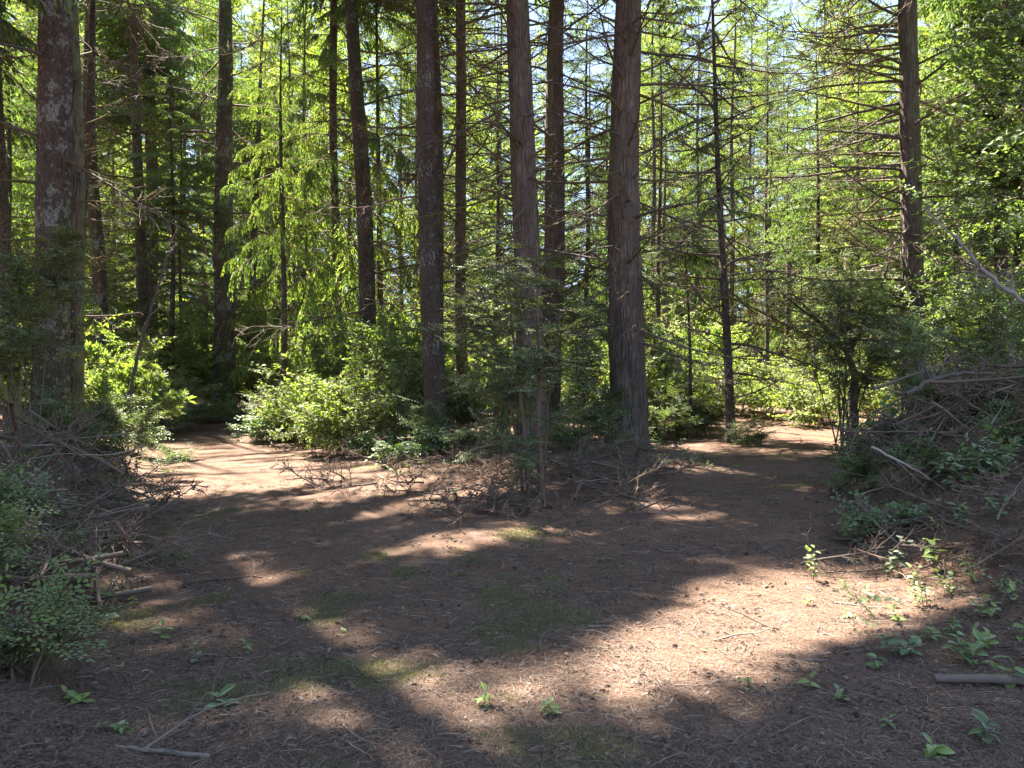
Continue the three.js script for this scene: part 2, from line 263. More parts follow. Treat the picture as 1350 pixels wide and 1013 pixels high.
function smallLeafSpray(len, leaf, n, side) {            // evergreen twig with small oval leaves in a flat row
  const m = new MB(), tw = [curve(V(0, 0, 0), V(1, 0.1, 0), len, 4, 0.12, 0.03)];
  for (let k = 0; k < side; k++) { const t = R(0.15, 0.8), s = k % 2 ? 1 : -1; tw.push(curve(onCurve(tw[0], t), dirOn(tw[0], t).add(V(0, R(-0.2, 0.25), s * R(0.6, 1))), len * R(0.35, 0.6), 3, 0.12, 0.03)); }
  tw.forEach((p, k) => m.tube(p, taper(p.length - 1, k ? 0.002 : 0.0035, 0.001), 3, [0.09, 0.055, 0.035])); const split = m.count;
  for (const p of tw) { const c = Math.round(n * (p === tw[0] ? 1 : 0.5)); for (let k = 0; k < c; k++) { const t = 0.08 + 0.92 * k / c, f = dirOn(p, t), s = k % 2 ? 1 : -1, dir = f.clone().multiplyScalar(0.7).add(V(-f.z, R(-0.1, 0.45), f.x).multiplyScalar(s)).normalize();
    m.leaf(onCurve(p, t), dir, V(R(-0.4, 0.4), 1, R(-0.4, 0.4)).normalize(), leaf * R(0.75, 1.25), leaf * R(0.42, 0.55), jit([1, 1, 1], 0.25), [0, 0.45, 1], [0.1, 1, 0], 0.2, 0.1); } }
  return m.geo(split);
}
function whorl(n, L, W) {                                // rosette of long leaves at a stem end, stem along +x
  const m = new MB(), st = curve(V(-0.12, 0, 0), V(1, 0, 0), 0.12, 2, 0.05); m.tube(st, taper(2, 0.005, 0.004), 4, [0.10, 0.085, 0.04]); const split = m.count;
  for (let k = 0; k < n; k++) { const a = k / n * 6.283 + R(-0.2, 0.2), out = R(0.25, 1.2), dir = V(Math.cos(out), Math.cos(a) * Math.sin(out), Math.sin(a) * Math.sin(out)).normalize(); m.leaf(V(0, 0, 0), dir, V(1, R(-0.2, 0.2), R(-0.2, 0.2)), L * R(0.75, 1.15), W * R(0.8, 1.1), jit([1, 1, 1], 0.22), [0, 0.3, 0.65, 1], [0.12, 0.8, 1, 0], 0.3, 0.3); }
  return m.geo(split);
}
function broadSprig(len, n, L, W) {                      // zigzag stem with broad oval leaves
  const m = new MB(), st = curve(V(0, 0, 0), V(1, 0.15, 0), len, n, 0.28, 0.02); m.tube(st, taper(n, 0.003, 0.0015), 3, [0.16, 0.10, 0.05]); const split = m.count;
  for (let k = 1; k <= n; k++) { const f = dirOn(st, (k - 0.5) / n), s = k % 2 ? 1 : -1, dir = f.multiplyScalar(0.6).add(V(0, R(-0.1, 0.4), s)).normalize(); m.leaf(st[k], dir, V(R(-0.35, 0.35), 1, R(-0.35, 0.35)).normalize(), L * R(0.7, 1.15), W * R(0.75, 1.1), jit([1, 1, 1], 0.22), [0, 0.25, 0.6, 1], [0.2, 0.95, 0.85, 0], 0.22, 0.25); }
  return m.geo(split);
}
function frond(len, pairs) {                             // arching fern frond
  const m = new MB(), ax = curve(V(0, 0, 0), V(0.8, 0.75, 0), len, 9, 0.02, 0.17); m.tube(ax, taper(9, 0.004, 0.0015), 3, [0.12, 0.10, 0.04]); const split = m.count;
  for (let k = 0; k < pairs; k++) for (const s of [-1, 1]) { const t = 0.12 + 0.88 * k / pairs, f = dirOn(ax, t), dir = V(0, R(-0.25, 0.1), s).addScaledVector(f, 0.35).normalize(); m.leaf(onCurve(ax, t), dir, V(-f.y, f.x, 0), len * 0.14 * Math.sin(Math.PI * (0.18 + 0.8 * t)) + 0.01, 0.016, jit([1, 1, 1], 0.2), [0, 0.3, 1], [0.7, 1, 0], 0.1, 0.2); }
  return m.geo(split);
}
const BOUGH = [liveBough(2.2, 0.05, 1), liveBough(2.2, 0.075, 1.1), liveBough(2.2, 0.03, 0.9), liveBough(2.0, 0.1, 1.2)];
const DRAPE = [drapeBough(2.1), drapeBough(2.1), drapeBough(2.0), drapeBough(2.2)];
const DEAD = [deadBranch(1.8, 0.15, 1), deadBranch(2.2, 0.0, 1.1), deadBranch(1.6, 0.3, 0.9), deadBranch(2.4, -0.15, 1.2), deadBranch(1.8, -0.05, 1.5), deadBranch(2.0, 0.1, 0.45), deadBranch(1.4, 0.2, 0.3)];
const HUCK = [smallLeafSpray(0.34, 0.034, 14, 4), smallLeafSpray(0.28, 0.03, 12, 3), smallLeafSpray(0.4, 0.036, 16, 5)];
const WHORL = [whorl(9, 0.14, 0.042), whorl(11, 0.12, 0.036), whorl(7, 0.15, 0.045)];
const SPRIG = [broadSprig(0.30, 7, 0.075, 0.05), broadSprig(0.24, 6, 0.085, 0.055), broadSprig(0.36, 8, 0.07, 0.045)];
const FROND = [frond(0.75, 26), frond(0.6, 22)];
const CLOUDY = [0, 1, 2].map(() => { const m = new MB(), tw = [curve(V(0, 0, 0), V(1, 0.2, 0), 0.9, 4, 0.2)]; for (let k = 0; k < 6; k++) tw.push(curve(onCurve(tw[0], R(0.1, 0.9)), V(R(0.2, 1), R(-0.4, 0.6), R(-1, 1)), R(0.25, 0.5), 3, 0.2)); tw.forEach((p, k) => m.tube(p, taper(p.length - 1, k ? 0.004 : 0.008, 0.002), 3, BARK)); const split = m.count;
  for (const p of tw) for (let k = 0; k < 14; k++) m.leaf(onCurve(p, R(0.1, 1)), V(R(-1, 1), R(-0.7, 0.6), R(-1, 1)).normalize(), V(R(-0.7, 0.7), 1, R(-0.7, 0.7)).normalize(), R(0.05, 0.085), R(0.03, 0.05), jit([1, 1, 1], 0.25), [0, 0.45, 1], [0.15, 1, 0], 0.15, 0.1); return m.geo(split); });

// ---------------------------------------------------------------- trees
const GREEN = { dark: [0.085, 0.14, 0.026], mid: [0.13, 0.205, 0.026], fresh: [0.19, 0.275, 0.028], lime: [0.23, 0.315, 0.026], blue: [0.13, 0.205, 0.026] };
const tint = (c, a = 0.22) => jit(c, a);
function trunkGeo(h, r0, r1, lean, kind, fine, flare, moss) {
  const rings = [], step = fine ? 0.09 : 0.35, detail = Math.min(h, fine ? 10 : 16); for (let y = -0.25; y < detail; y += step) rings.push(y); for (let y = detail; y <= h; y += 1) rings.push(y);
  const sides = fine ? 44 : 12, ph = R(0, 50), g = new MB(), n = rings.length, bend = R(-1, 1) * 0.004 * h, bx = R(-0.06, 0.06), bz = R(-0.06, 0.06);
  const axis = (y) => V(lean.x * y + bend * Math.sin(y / h * 5 + ph) * (y > 0 ? 1 : 0) + bx * Math.sin(y * 0.7 + ph), y, lean.z * y + bz * Math.sin(y * 0.6 + ph));
  const zero = axis(0);
  for (let k = 0; k < n; k++) {
    const y = rings[k], t = clamp(y / h), rr = lerp(r0, r1, clamp(y / (h * 0.45))) * (t > 0.45 ? Math.max(0.12, 1 - (t - 0.45) / 0.55) : 1) * (1 + flare * Math.exp(-Math.max(0, y) / 0.45)), c = axis(y).sub(zero);
    for (let s = 0; s <= sides; s++) {
      const th = (s % sides) / sides * Math.PI * 2, cs = Math.cos(th), sn = Math.sin(th);
      let bump = 0.07 * (fbm(cs * 1.6 + ph, sn * 1.6 + y * 0.5, 2) - 0.5) + flare * 0.25 * Math.exp(-Math.max(0, y) / 0.35) * Math.sin(th * 5 + ph);
      if (fine) bump += kind === 'fibrous' ? 0.24 * (Math.abs(vn(th * 4.5 + 0.25 * Math.sin(y * 2.1 + ph) + ph, y * 0.8 + ph) - 0.5) - 0.22) + 0.08 * (vn(th * 14, y * 3 + ph) - 0.5) : 0.10 * (vn(th * 7 + ph, y * 4) - 0.5) + 0.09 * (vn(th * 14, y * 9 + ph) - 0.5);
      const rad = rr * (1 + bump), p = V(c.x + cs * rad, y, c.z + sn * rad);
      const mm = moss * ss(0.45, 0.62, fbm(th * 0.9 + ph, y * 0.35, 3) + 0.10 * (1 - ss(0, 5, y)) + 0.05 * cs), tone = 0.72 + 0.4 * fbm(th + ph, y * 0.6, 2);
      g.vert(p, V(cs, 0, sn), s / sides * Math.max(1, Math.round(6.283 * r0 / 0.8)), y / 1.6, [tone * lerp(1, 0.75, mm), tone * lerp(1, 1.35, mm), tone * lerp(1, 0.5, mm)]);
    }
  }
  for (let k = 0; k < n - 1; k++) for (let s = 0; s < sides; s++) { const q = k * (sides + 1) + s, w = q + sides + 1; g.i.push(q, w, q + 1, q + 1, w, w + 1); }
  const geo = g.geo(); geo.computeVertexNormals();
  return [geo, (y) => axis(y).sub(zero), (y) => lerp(r0, r1, clamp(y / (h * 0.45))) * (y / h > 0.45 ? Math.max(0.12, 1 - (y / h - 0.45) / 0.55) : 1)];
}
// o: h, w0 / w1 (trunk width in metres low and high), lean, bark, dead [from, to, count], crown [from, radius, boughs], green
function conifer(name, label, base, o, group) {
  const t = thing(name, label, 'tree', base, group), [g, at, rad] = trunkGeo(o.h, o.w0 / 2, o.w1 / 2, o.lean ?? V(0, 0, 0), o.bark, o.fine, o.flare ?? (o.fine ? 0.4 : 0.25), o.moss ?? 0.3);
  mesh('trunk', g, barkMat[o.bark], t);
  if (o.dead) {
    const [y0, y1, n, size = 1, mat] = o.dead, mats = [];
    for (let k = 0; k < n; k++) {
      const y = lerp(y0, y1, (k + rnd()) / n), az = o.deadTo && rnd() < 0.6 ? o.deadTo + R(-0.9, 0.9) : k * 2.4 + R(-0.6, 0.6), el = R(-0.35, 0.3), d = sph(az, el), s = size * R(0.55, 1.25), q = aim(d, R(-0.5, 0.5)), p = at(y).addScaledVector(V(d.x, 0, d.z), rad(y) * 0.6);
      if (o.fine || o.parts) { const b = mesh('dead_branch', pick(DEAD), mat ?? (rnd() < 0.3 ? mossWood : rnd() < 0.3 ? greyWood : woodMat), t); b.position.copy(p); b.quaternion.copy(q); b.scale.setScalar(s); } else mats.push(M4(p, q, s));
    }
    if (mats.length) many('bare_twigs', pick(DEAD), woodMat, mats, t);
  }
  if (o.crown) {
    const [y0, radius, n, sag = 0.15] = o.crown, sets = BOUGH.map(() => []), cols = BOUGH.map(() => []), gc = GREEN[o.green ?? 'mid'];
    for (let k = 0; k < n; k++) {
      const u = Math.pow((k + rnd()) / n, 1.15), y = lerp(y0, o.h * 0.99, u), L = radius * (1 - 0.85 * u) * R(0.65, 1.1) * (o.open && u < 0.12 ? 0.8 : 1), az = k * 2.39996 + R(-0.5, 0.5), el = lerp(-sag, 0.35, u) + R(-0.15, 0.15), d = sph(az, el), p = at(y);
      const wp = p.clone().add(base), tip = wp.clone().addScaledVector(d, L);
      const cut = !o.keepAll && boughInGap(wp, d, L); if (cut && (rnd() < 0.93 || boughInGap(wp, d, L, 0.05))) continue;
      if (inLane(wp.clone().lerp(tip, 0.6)) && rnd() < 0.75) continue;
      if (o.leafy) { for (let j = 0; j < 5; j++) { const v = Math.floor(rnd() * 3), f = Math.sqrt(R(0.05, 1)); sets[v].push(M4(p.clone().addScaledVector(d, L * f).add(V(R(-0.5, 0.5), R(-0.5, 0.5), R(-0.5, 0.5))), aim(d.clone().add(V(R(-0.7, 0.7), R(-0.6, 0.3), R(-0.7, 0.7))).normalize()), R(1.1, 1.9))); cols[v].push(tint(gc)); } continue; }
      const v = Math.floor(rnd() * 4); sets[v].push(M4(p, aim(d, R(-0.25, 0.25)), V(L / 2.1, L / 2.1, R(0.7, 1.1) * L / 2.1))); cols[v].push(tint(gc));
    }
    if (!o.leafy && y0 >= 6) for (const sh of SHADE) {
      if (sh[1] >= 3) continue;
      const gx = base.x - sh[0].x, gz = base.z - sh[0].z, t = (gx * SUN.x + gz * SUN.z) / (SUN.x * SUN.x + SUN.z * SUN.z), y = SUN.y * t - base.y; if (y < y0 + 2.2 || y > o.h - 3) continue;
      const q = sh[0].clone().addScaledVector(SUN, t).sub(base), a = at(y + 0.3), out = V(q.x - a.x, -0.3, q.z - a.z), L = out.length(); if (L > 4.9 * (1 - 0.55 * (y - y0) / (o.h - y0))) continue;
      if (Math.abs(L) < 0.3) out.set(Math.cos(y * 7), -0.2, Math.sin(y * 7)); sh[1]++; const v = Math.floor(rnd() * 4), LL = Math.max(1.6, L + 0.7), d2 = out.normalize(), wp = a.clone().add(base);
      let wide = sh[2] ? 0.22 : 1; if (!sh[2] && boughInGap(wp, d2, LL)) { wide = 0.4; if (boughInGap(wp.clone().addScaledVector(d2, LL * 0.45), d2, LL * 0.55, 0.06)) { sh[1]--; continue; } }
      sets[v].push(M4(a, aim(d2, R(-0.2, 0.2)), V(LL / 2.1, LL / 2.1, wide * LL / 2.1))); cols[v].push(tint(gc));
    }
    const crown = new THREE.Group(); crown.name = 'crown'; crown.userData = { kind: 'stuff' }; t.add(crown);
    (o.leafy ? CLOUDY : o.drape ? DRAPE : BOUGH).forEach((b, v) => sets[v].length && many('needle_spray', b, [woodMat2, o.leafy ? softLeaf : needleMat], sets[v], crown, cols[v]));
  }
  return t;
}
const near = (px0, px1, d, w0, w1, o) => { const top = EYE + HY / F * d; return [stand(px0, d), { ...o, w0: w0 / F * d, w1: w1 / F * d, lean: V((px1 - px0) / F * d / top, 0, R(-0.008, 0.008)) }]; };
const T = (name, label, px0, px1, d, w0, w1, o, group) => conifer(name, label, ...near(px0, px1, d, w0, w1, o), group);

T('conifer_tree', 'thick conifer beside the left brush, bark blotched with pale lichen', 64, 74, 12, 43, 35, { h: 27, bark: 'lichen', fine: true, moss: 0.4, dead: [2.2, 9, 26, 1.1], crown: [9.5, 4.1, 180], green: 'dark' });
T('conifer_tree', 'slim mossy conifer pressed against the thick lichen-blotched trunk', 92, 94, 12.5, 22, 17, { h: 22, bark: 'fibrous', fine: true, moss: 0.7, dead: [2, 8.5, 9, 0.8], crown: [9.5, 3.6, 150], green: 'dark' });
T('conifer_tree', 'thin leaning dark stem just right of the lichen-blotched trunk', 96, 128, 14, 12, 7, { h: 15, bark: 'scaly', parts: true, dead: [3, 8, 9, 0.6], crown: [9, 2.5, 90], green: 'dark' });
T('conifer_tree', 'dark trunk behind the leafy shrubs, left of the lichen-blotched conifer', 14, -4, 14, 17, 13, { h: 22, bark: 'scaly', parts: true, dead: [2, 9, 8, 0.9], crown: [7, 3.8, 180], green: 'dark' });
T('conifer_tree', 'grey lichen-covered conifer standing in the wood behind the thick left conifer', 130, 118, 23, 19, 14, { h: 24, bark: 'lichen', parts: true, dead: [2.5, 13, 44, 1.15], crown: [13.5, 4.4, 165], green: 'mid' });
T('conifer_tree', 'slim dark conifer between the grey lichen tree and the mossy path-side tree', 196, 178, 26, 15, 11, { h: 24, bark: 'scaly', parts: true, dead: [3, 14, 40, 1.15], crown: [13, 4.1, 165], green: 'mid' });
T('conifer_tree', 'grey conifer half hidden behind the slim dark conifer on the left', 203, 203, 30, 17, 14, { h: 26, bark: 'lichen', parts: true, dead: [4, 16, 36, 1.15], crown: [11, 4.1, 165], green: 'mid' });
T('conifer_tree', 'tall straight conifer with mossy foot at the end of the left path', 295, 297, 24.5, 29, 17, { h: 27, bark: 'lichen', fine: true, moss: 0.9, dead: [2.5, 13, 50, 1.3], crown: [13.5, 4.7, 210], green: 'mid' });
T('conifer_tree', 'slender leaning conifer right of the tall mossy-footed tree', 328, 352, 27, 15, 8, { h: 17, bark: 'lichen', parts: true, moss: 0.5, dead: [2, 9, 30, 1.1], crown: [8.5, 3.4, 150], green: 'mid' });
T('conifer_tree', 'thin pole-like stem behind the yellow-green rhododendron', 228, 225, 24, 9, 5, { h: 13, bark: 'scaly', parts: true, dead: [1.5, 7, 24, 0.9], crown: [6, 2.1, 80], green: 'mid' });
T('conifer_tree', 'slim conifer hung with drooping pale green sprays', 445, 437, 21, 13, 10, { h: 24, bark: 'lichen', drape: true, keepAll: true, parts: true, dead: [2, 10, 24, 0.9], crown: [3.8, 3.4, 90, 0.4], green: 'fresh' });
T('conifer_tree', 'brown mossy conifer rising out of the sunlit shrub', 489, 465, 18.5, 25, 15, { h: 25, bark: 'scaly', fine: true, moss: 0.6, dead: [2.5, 11, 34, 1.0], crown: [13.0, 4.1, 180], green: 'mid' });
T('conifer_tree', 'very thin dark conifer right of the brown mossy trunk', 504, 497, 22, 10, 6, { h: 16, bark: 'scaly', parts: true, dead: [2, 11, 34, 0.9], crown: [11.5, 2.4, 72], green: 'mid' });
T('conifer_tree', 'dark conifer flecked with lichen standing in salal at the fork', 582, 560, 14, 29, 18, { h: 25, bark: 'scaly', fine: true, moss: 0.15, flare: 0.12, dead: [3.4, 8.5, 8, 0.8], crown: [10.9, 4.4, 240], green: 'dark' });
T('conifer_tree', 'straight conifer directly behind the lichen-flecked trunk at the fork', 584, 577, 18.5, 16, 12, { h: 23, bark: 'scaly', parts: true, dead: [2, 9, 30, 1.1], crown: [11.5, 3.6, 94, 0.3], green: 'dark' });
T('conifer_tree', 'brown conifer with twiggy lower limbs behind the fork', 611, 607, 20, 17, 13, { h: 24, bark: 'fibrous', parts: true, dead: [2, 11, 60, 1.1], crown: [12.5, 3.8, 180], green: 'mid' });
T('cedar_tree', 'big furrowed cedar behind the leafy sapling at the fork', 697, 680, 14.3, 38, 25, { h: 26, bark: 'fibrous', fine: true, moss: 0.3, dead: [2.2, 9, 84, 0.95, null], deadTo: 2.6, crown: [10.9, 4.7, 240], green: 'dark' });
T('cedar_tree', 'reddish cedar leaning right behind the big furrowed cedar', 717, 735, 16.3, 34, 17, { h: 24, bark: 'fibrous', fine: true, moss: 0.35, dead: [2.0, 9.5, 84, 0.95, null], crown: [11.4, 3.4, 120], green: 'dark' });
T('cedar_tree', 'stout cedar with flared foot and stringy grooved bark beside the right path', 829, 827, 15.3, 49, 26, { h: 29, bark: 'fibrous', fine: true, moss: 0.1, flare: 0.3, dead: [2.0, 9.5, 90, 1.05, null], crown: [11.700000000000001, 5.3, 270], green: 'dark' });
T('spruce_tree', 'thin dark spruce with wide bare whorled limbs beside the right path', 964, 938, 17.5, 13, 7, { h: 14, bark: 'scaly', parts: true, moss: 0.2, dead: [1.0, 10.5, 90, 1.15], crown: [5.2, 2.0, 30, 0.35], green: 'dark', open: true });
T('spruce_tree', 'spindly young stem between the stout cedar and the thin dark spruce', 908, 903, 18.5, 6, 4, { h: 5.5, bark: 'scaly', parts: true, dead: [0.8, 4.5, 18, 0.5], crown: [4.4, 1.3, 48], green: 'dark' });
T('cedar_tree', 'dark cedar with many arching bare limbs on the right bank', 1207, 1188, 16.8, 30, 19, { h: 26, bark: 'fibrous', fine: true, moss: 0.4, dead: [1.4, 10.4, 110, 1.3], deadTo: 3.4, crown: [10.6, 3.8, 160], green: 'dark' });
T('conifer_tree', 'dim brown conifer behind the silver fallen limb', 1302, 1278, 21, 21, 16, { h: 25, bark: 'fibrous', parts: true, dead: [2, 11, 24, 1.1], crown: [6, 3.7, 140], green: 'mid' });
T('conifer_tree', 'dim trunk beside the conifer behind the silver fallen limb', 1312, 1322, 19.5, 18, 13, { h: 22, bark: 'scaly', parts: true, dead: [2, 10, 18, 1.0], crown: [6, 3.2, 120], green: 'mid' });
T('conifer_tree', 'thin pole at the far edge of the right bank', 1338, 1345, 20, 8, 6, { h: 16, bark: 'lichen', parts: true, dead: [2, 10, 12, 0.8], crown: [7, 2.5, 80], green: 'mid' });

// living young trees that fill the middle of the wood
const YOUNG_LABEL = {240: 'young hemlock between the pole-like stem and the tall mossy-footed tree', 400: 'light green young hemlock behind the drooping-spray conifer', 372: 'feathery light green hemlock above the end of the left path', 530: 'young hemlock in the gap between the very thin conifer and the fork conifer', 655: 'dark young hemlock behind the big furrowed cedar', 770: 'dark young hemlock between the reddish cedar and the stout cedar', 870: 'young hemlock just right of the stout cedar', 1010: 'light green young hemlock right of the thin dark spruce', 1075: 'young hemlock above the bend of the right path', 1130: 'light green young hemlock left of the dark arching-limbed cedar', 1262: 'young hemlock between the dark arching-limbed cedar and the dim brown conifer', 1345: 'small-leaved green tree beside the thin pole on the right bank', 1425: 'small-leaved green tree overhanging the silver limb', 60: 'young hemlock behind the thick lichen-blotched conifer', 10: 'light green young hemlock at the far left behind the dark trunk', 150: 'light green young hemlock behind the grey lichen-covered conifer'};
const YOUNG = [[240, 29, 13, 2.6, 70, 'mid'], [400, 24, 15, 2.4, 70, 'fresh'], [372, 18.5, 11, 1.7, 34, 'fresh'], [530, 30, 14, 2.6, 70, 'mid'], [655, 24, 13, 2.4, 60, 'dark'], [770, 22, 14, 2.6, 64, 'dark'], [870, 23, 13, 2.6, 60, 'mid'], [1010, 27, 15, 3.0, 80, 'fresh'], [1075, 23, 12, 2.8, 80, 'mid'], [1130, 28, 16, 3.2, 80, 'fresh'], [1262, 19.5, 11, 2.4, 40, 'blue'], [1345, 19, 12, 2.6, 36, 'leaf'], [1425, 14.5, 10, 2.8, 36, 'leaf'], [60, 24, 14, 2.8, 70, 'mid'], [10, 19, 12, 2.4, 60, 'fresh'], [150, 33, 17, 3, 80, 'fresh']];
for (const [px, d, h, r, n, green] of YOUNG)
  conifer(green === 'leaf' ? 'small_leaved_tree' : 'young_hemlock', YOUNG_LABEL[px], stand(px, d), { h, w0: 0.16, w1: 0.12, bark: 'scaly', crown: [px === 372 ? 4.6 : 1.4, r * 1.15, n * 1.7, 0.25], green: green === 'leaf' ? 'mid' : green, leafy: green === 'leaf', open: true, drape: green === 'fresh' && px < 700, keepAll: px === 372 }, 'young hemlocks between the trunks');
// the wood behind: some soft conifers, some broad-leaved trees in full light
for (let k = 0; k < 118; k++) {
  seed = 4000 + k * 7919;
  const d = 29 + 38 * Math.pow((k + 0.5) / 118, 0.9), px = CX + (((k * 0.61803) % 1) - 0.5) * 1800 + R(-30, 30), leafy = rnd() < 0.6, soft = rnd() < 0.5, h = R(0.36, 0.62) * d;
  if (px > 478 && px < 545 && d < 58) continue;
  conifer(leafy ? 'broadleaf_tree' : 'background_conifer', leafy ? 'broad-leaved tree in the sunlit wood behind' : soft ? 'soft drooping conifer in the sunlit wood behind' : 'stiff-boughed conifer in the sunlit wood behind', stand(px, d), { h, w0: R(0.2, 0.42), w1: 0.2, bark: pick(['scaly', 'lichen', 'fibrous']), dead: [1.5, 7, 10, 1.2], crown: [R(0.8, 3), leafy ? R(2.6, 3.8) : R(2.6, 4), Math.round((leafy ? 6.2 : 7) * h), 0.2], green: leafy ? 'lime' : soft ? 'fresh' : 'mid', leafy, drape: soft }, 'trees of the wood behind');
}
// trees left of and beyond the frame whose crowns shade the fork
for (const [x, z, h, c, r] of [[-9.5, -8.5, 25, 7, 3.8], [-12, -15, 26, 8, 3.8], [-15, -20, 27, 8, 3.6], [-9, -3.5, 24, 6.5, 3.6], [-14, -9, 26, 7, 4], [-5, -0.5, 21, 7, 3.2]])
  conifer('conifer_tree', 'conifer outside the picture that shades the fork', V(x, H(x, z), z), { h, w0: 0.5, w1: 0.35, bark: 'scaly', crown: [c, r, 200], green: 'dark' }, 'conifers shading the fork');

// ---------------------------------------------------------------- shrubs
// kind: leaf geometries, leaf material, greens; a shrub is stems fanning from the foot and sprays over an uneven dome
const STEM = [0.11, 0.08, 0.055];
const SHRUB = {
  huckleberry: [HUCK, glossLeaf, [0.115, 0.175, 0.025]], rhododendron: [WHORL, softLeaf, [0.17, 0.245, 0.03]], salal: [SPRIG, glossLeaf, [0.105, 0.18, 0.034]], fern: [FROND, softLeaf, [0.16, 0.22, 0.03]], leafy: [CLOUDY, softLeaf, [0.19, 0.27, 0.028]],
};
function shrub(name, label, base, kind, w, h, n, o = {}) {
  const [geos, mat, green0] = SHRUB[kind], t = thing(name, label, o.category ?? (kind === 'fern' ? 'fern' : 'shrub'), base, o.group), green = o.green ?? green0, ph = R(0, 99);
  const nStem = o.stems ?? Math.max(4, Math.round(w * 6)), m = new MB(), tips = [];
  for (let k = 0; k < nStem; k++) {
    const az = R(0, 6.283), r = w / 2 * Math.sqrt(rnd()) * R(0.6, 1.15), top = V(Math.cos(az) * r, h * R(0.4, 1.12) * (1 - 0.45 * (r / (w / 2)) ** 2), Math.sin(az) * r), foot = V(R(-0.12, 0.12) * w, -0.05, R(-0.12, 0.12) * w), pts = [];
    for (let j = 0; j <= 5; j++) { const f = j / 5; pts.push(foot.clone().lerp(top, f).add(V(R(-0.04, 0.04) * w * f, 0.08 * h * Math.sin(f * 3.14), R(-0.04, 0.04) * w * f))); }
    if (kind !== 'fern') m.tube(pts, taper(5, (o.thick ?? 0.011) * R(0.7, 1.2), 0.003), 4, jit(o.stem ?? STEM, 0.25)); tips.push(pts);
  }
  if (kind !== 'fern') mesh('stem', m.geo(), woodMat, t);
  const sets = geos.map(() => []), cols = geos.map(() => []);
  for (let k = 0; k < n; k++) {
    const v = Math.floor(rnd() * geos.length); let p, d;
    if (kind === 'fern') { const az = k / n * 6.283 + R(-0.3, 0.3); p = V(R(-0.05, 0.05), 0, R(-0.05, 0.05)); d = sph(az, R(-0.2, 0.5)); }
    else { const st = tips[Math.floor(tips.length * Math.pow(rnd(), 1.7))], f = Math.sqrt(R(o.low ?? 0.12, 1)); p = onCurve(st, f).add(V(R(-1, 1), R(-0.5, 0.6), R(-1, 1)).multiplyScalar(0.10 * w * (fbm(k * 0.1 + ph, f * 3, 2) + 0.3)));
      const out = V(p.x, 0, p.z).normalize().multiplyScalar(R(0.3, 1)).add(V(R(-0.8, 0.8), 0, R(-0.8, 0.8))); d = out.add(V(0, kind === 'rhododendron' ? R(0.3, 1.6) : R(-0.35, 0.5), 0)).normalize(); p.addScaledVector(d, -0.1); }
    if (o.keep && !o.keep(p)) continue;
    p.y = Math.max(p.y, 0.04); sets[v].push(M4(p, aim(d, R(-0.5, 0.5)), (o.size ?? 1) * R(0.55, 1.3))); cols[v].push(tint(green, 0.25));
  }
  const fo = new THREE.Group(); fo.name = 'foliage'; fo.userData = { kind: 'stuff' }; t.add(fo);
  geos.forEach((g, v) => sets[v].length && many('leaf_spray', g, [woodMat2, mat], sets[v], fo, cols[v]));
  return t;
}
const S = (name, label, px, d, kind, w, h, n, o) => shrub(name, label, stand(px, d), kind, w, h, n, o);
// left bank
S('rhododendron', 'bright yellow-green rhododendron lit beside the left conifers', 165, 14.6, 'rhododendron', 2.0, 2.5, 330, { low: 0.35 });
S('huckleberry_shrub', 'dark evergreen shrub on the left edge of the left path', 168, 10.8, 'huckleberry', 1.2, 1.25, 240);
S('huckleberry_shrub', 'leafy shrub with pale upper leaves in front of the left conifers', 30, 9.6, 'huckleberry', 1.7, 3.3, 380, { low: 0.35, size: 1.25 });
S('huckleberry_shrub', 'dense dark shrub over the left brush pile', 5, 5.6, 'huckleberry', 0.8, 0.85, 110, { size: 1.1 });
S('huckleberry_shrub', 'low dark green shrub sprawling on mossy ground at the left', 25, 3.7, 'huckleberry', 0.75, 0.36, 85, { size: 0.9 });
S('huckleberry_shrub', 'low leafy shrub behind the sprawling one at the left', -20, 4.3, 'huckleberry', 0.7, 0.55, 80);
S('salal_shrub', 'low round leafy bush at the end of the left path', 338, 17.8, 'salal', 1.5, 0.65, 170, { size: 1.2 });
S('salal_shrub', 'leafy ground shrub at the foot of the tall mossy-footed tree', 275, 22.5, 'salal', 2.6, 0.7, 240, { size: 1.3 });
S('salal_shrub', 'leafy bush left of the sunlit stretch of the left path', 215, 19, 'salal', 1.6, 0.8, 170, { size: 1.2 });
// the sunlit thicket in the fork
S('rhododendron', 'tall sunlit pale-leaved shrub around the brown mossy conifer', 440, 18, 'rhododendron', 2.2, 3.1, 420, { low: 0.2 });
S('leafy_shrub', 'yellow-green leafy shrub between the brown mossy conifer and the fork', 522, 17.4, 'leafy', 2.0, 2.9, 190);
S('leafy_shrub', 'straw-coloured twiggy shrub left of the lichen-flecked fork conifer', 512, 15.2, 'huckleberry', 1.6, 1.9, 240, { stems: 30, stem: [0.22, 0.17, 0.11] });
S('fern', 'drooping fern clump under the tall sunlit shrub', 425, 16.8, 'fern', 1.2, 0.9, 26, { size: 1.25 });
S('fern', 'fern clump beside the straw-coloured twiggy shrub', 470, 16.2, 'fern', 1.2, 0.9, 24, { size: 1.2 });
S('salal_shrub', 'salal at the foot of the lichen-flecked conifer', 588, 12.6, 'salal', 1.5, 0.5, 200, { size: 1.0 });
S('salal_shrub', 'salal spilling left from the fork mound', 520, 12.4, 'salal', 1.1, 0.35, 120, { size: 1.0 });
S('huckleberry_shrub', 'dark evergreen shrub behind the sapling at the fork', 662, 12.8, 'huckleberry', 1.1, 2.5, 260, { size: 1.2 });
S('huckleberry_shrub', 'evergreen shrub between the two big cedars', 768, 14.8, 'huckleberry', 1.5, 2.7, 420, { size: 1.2 });
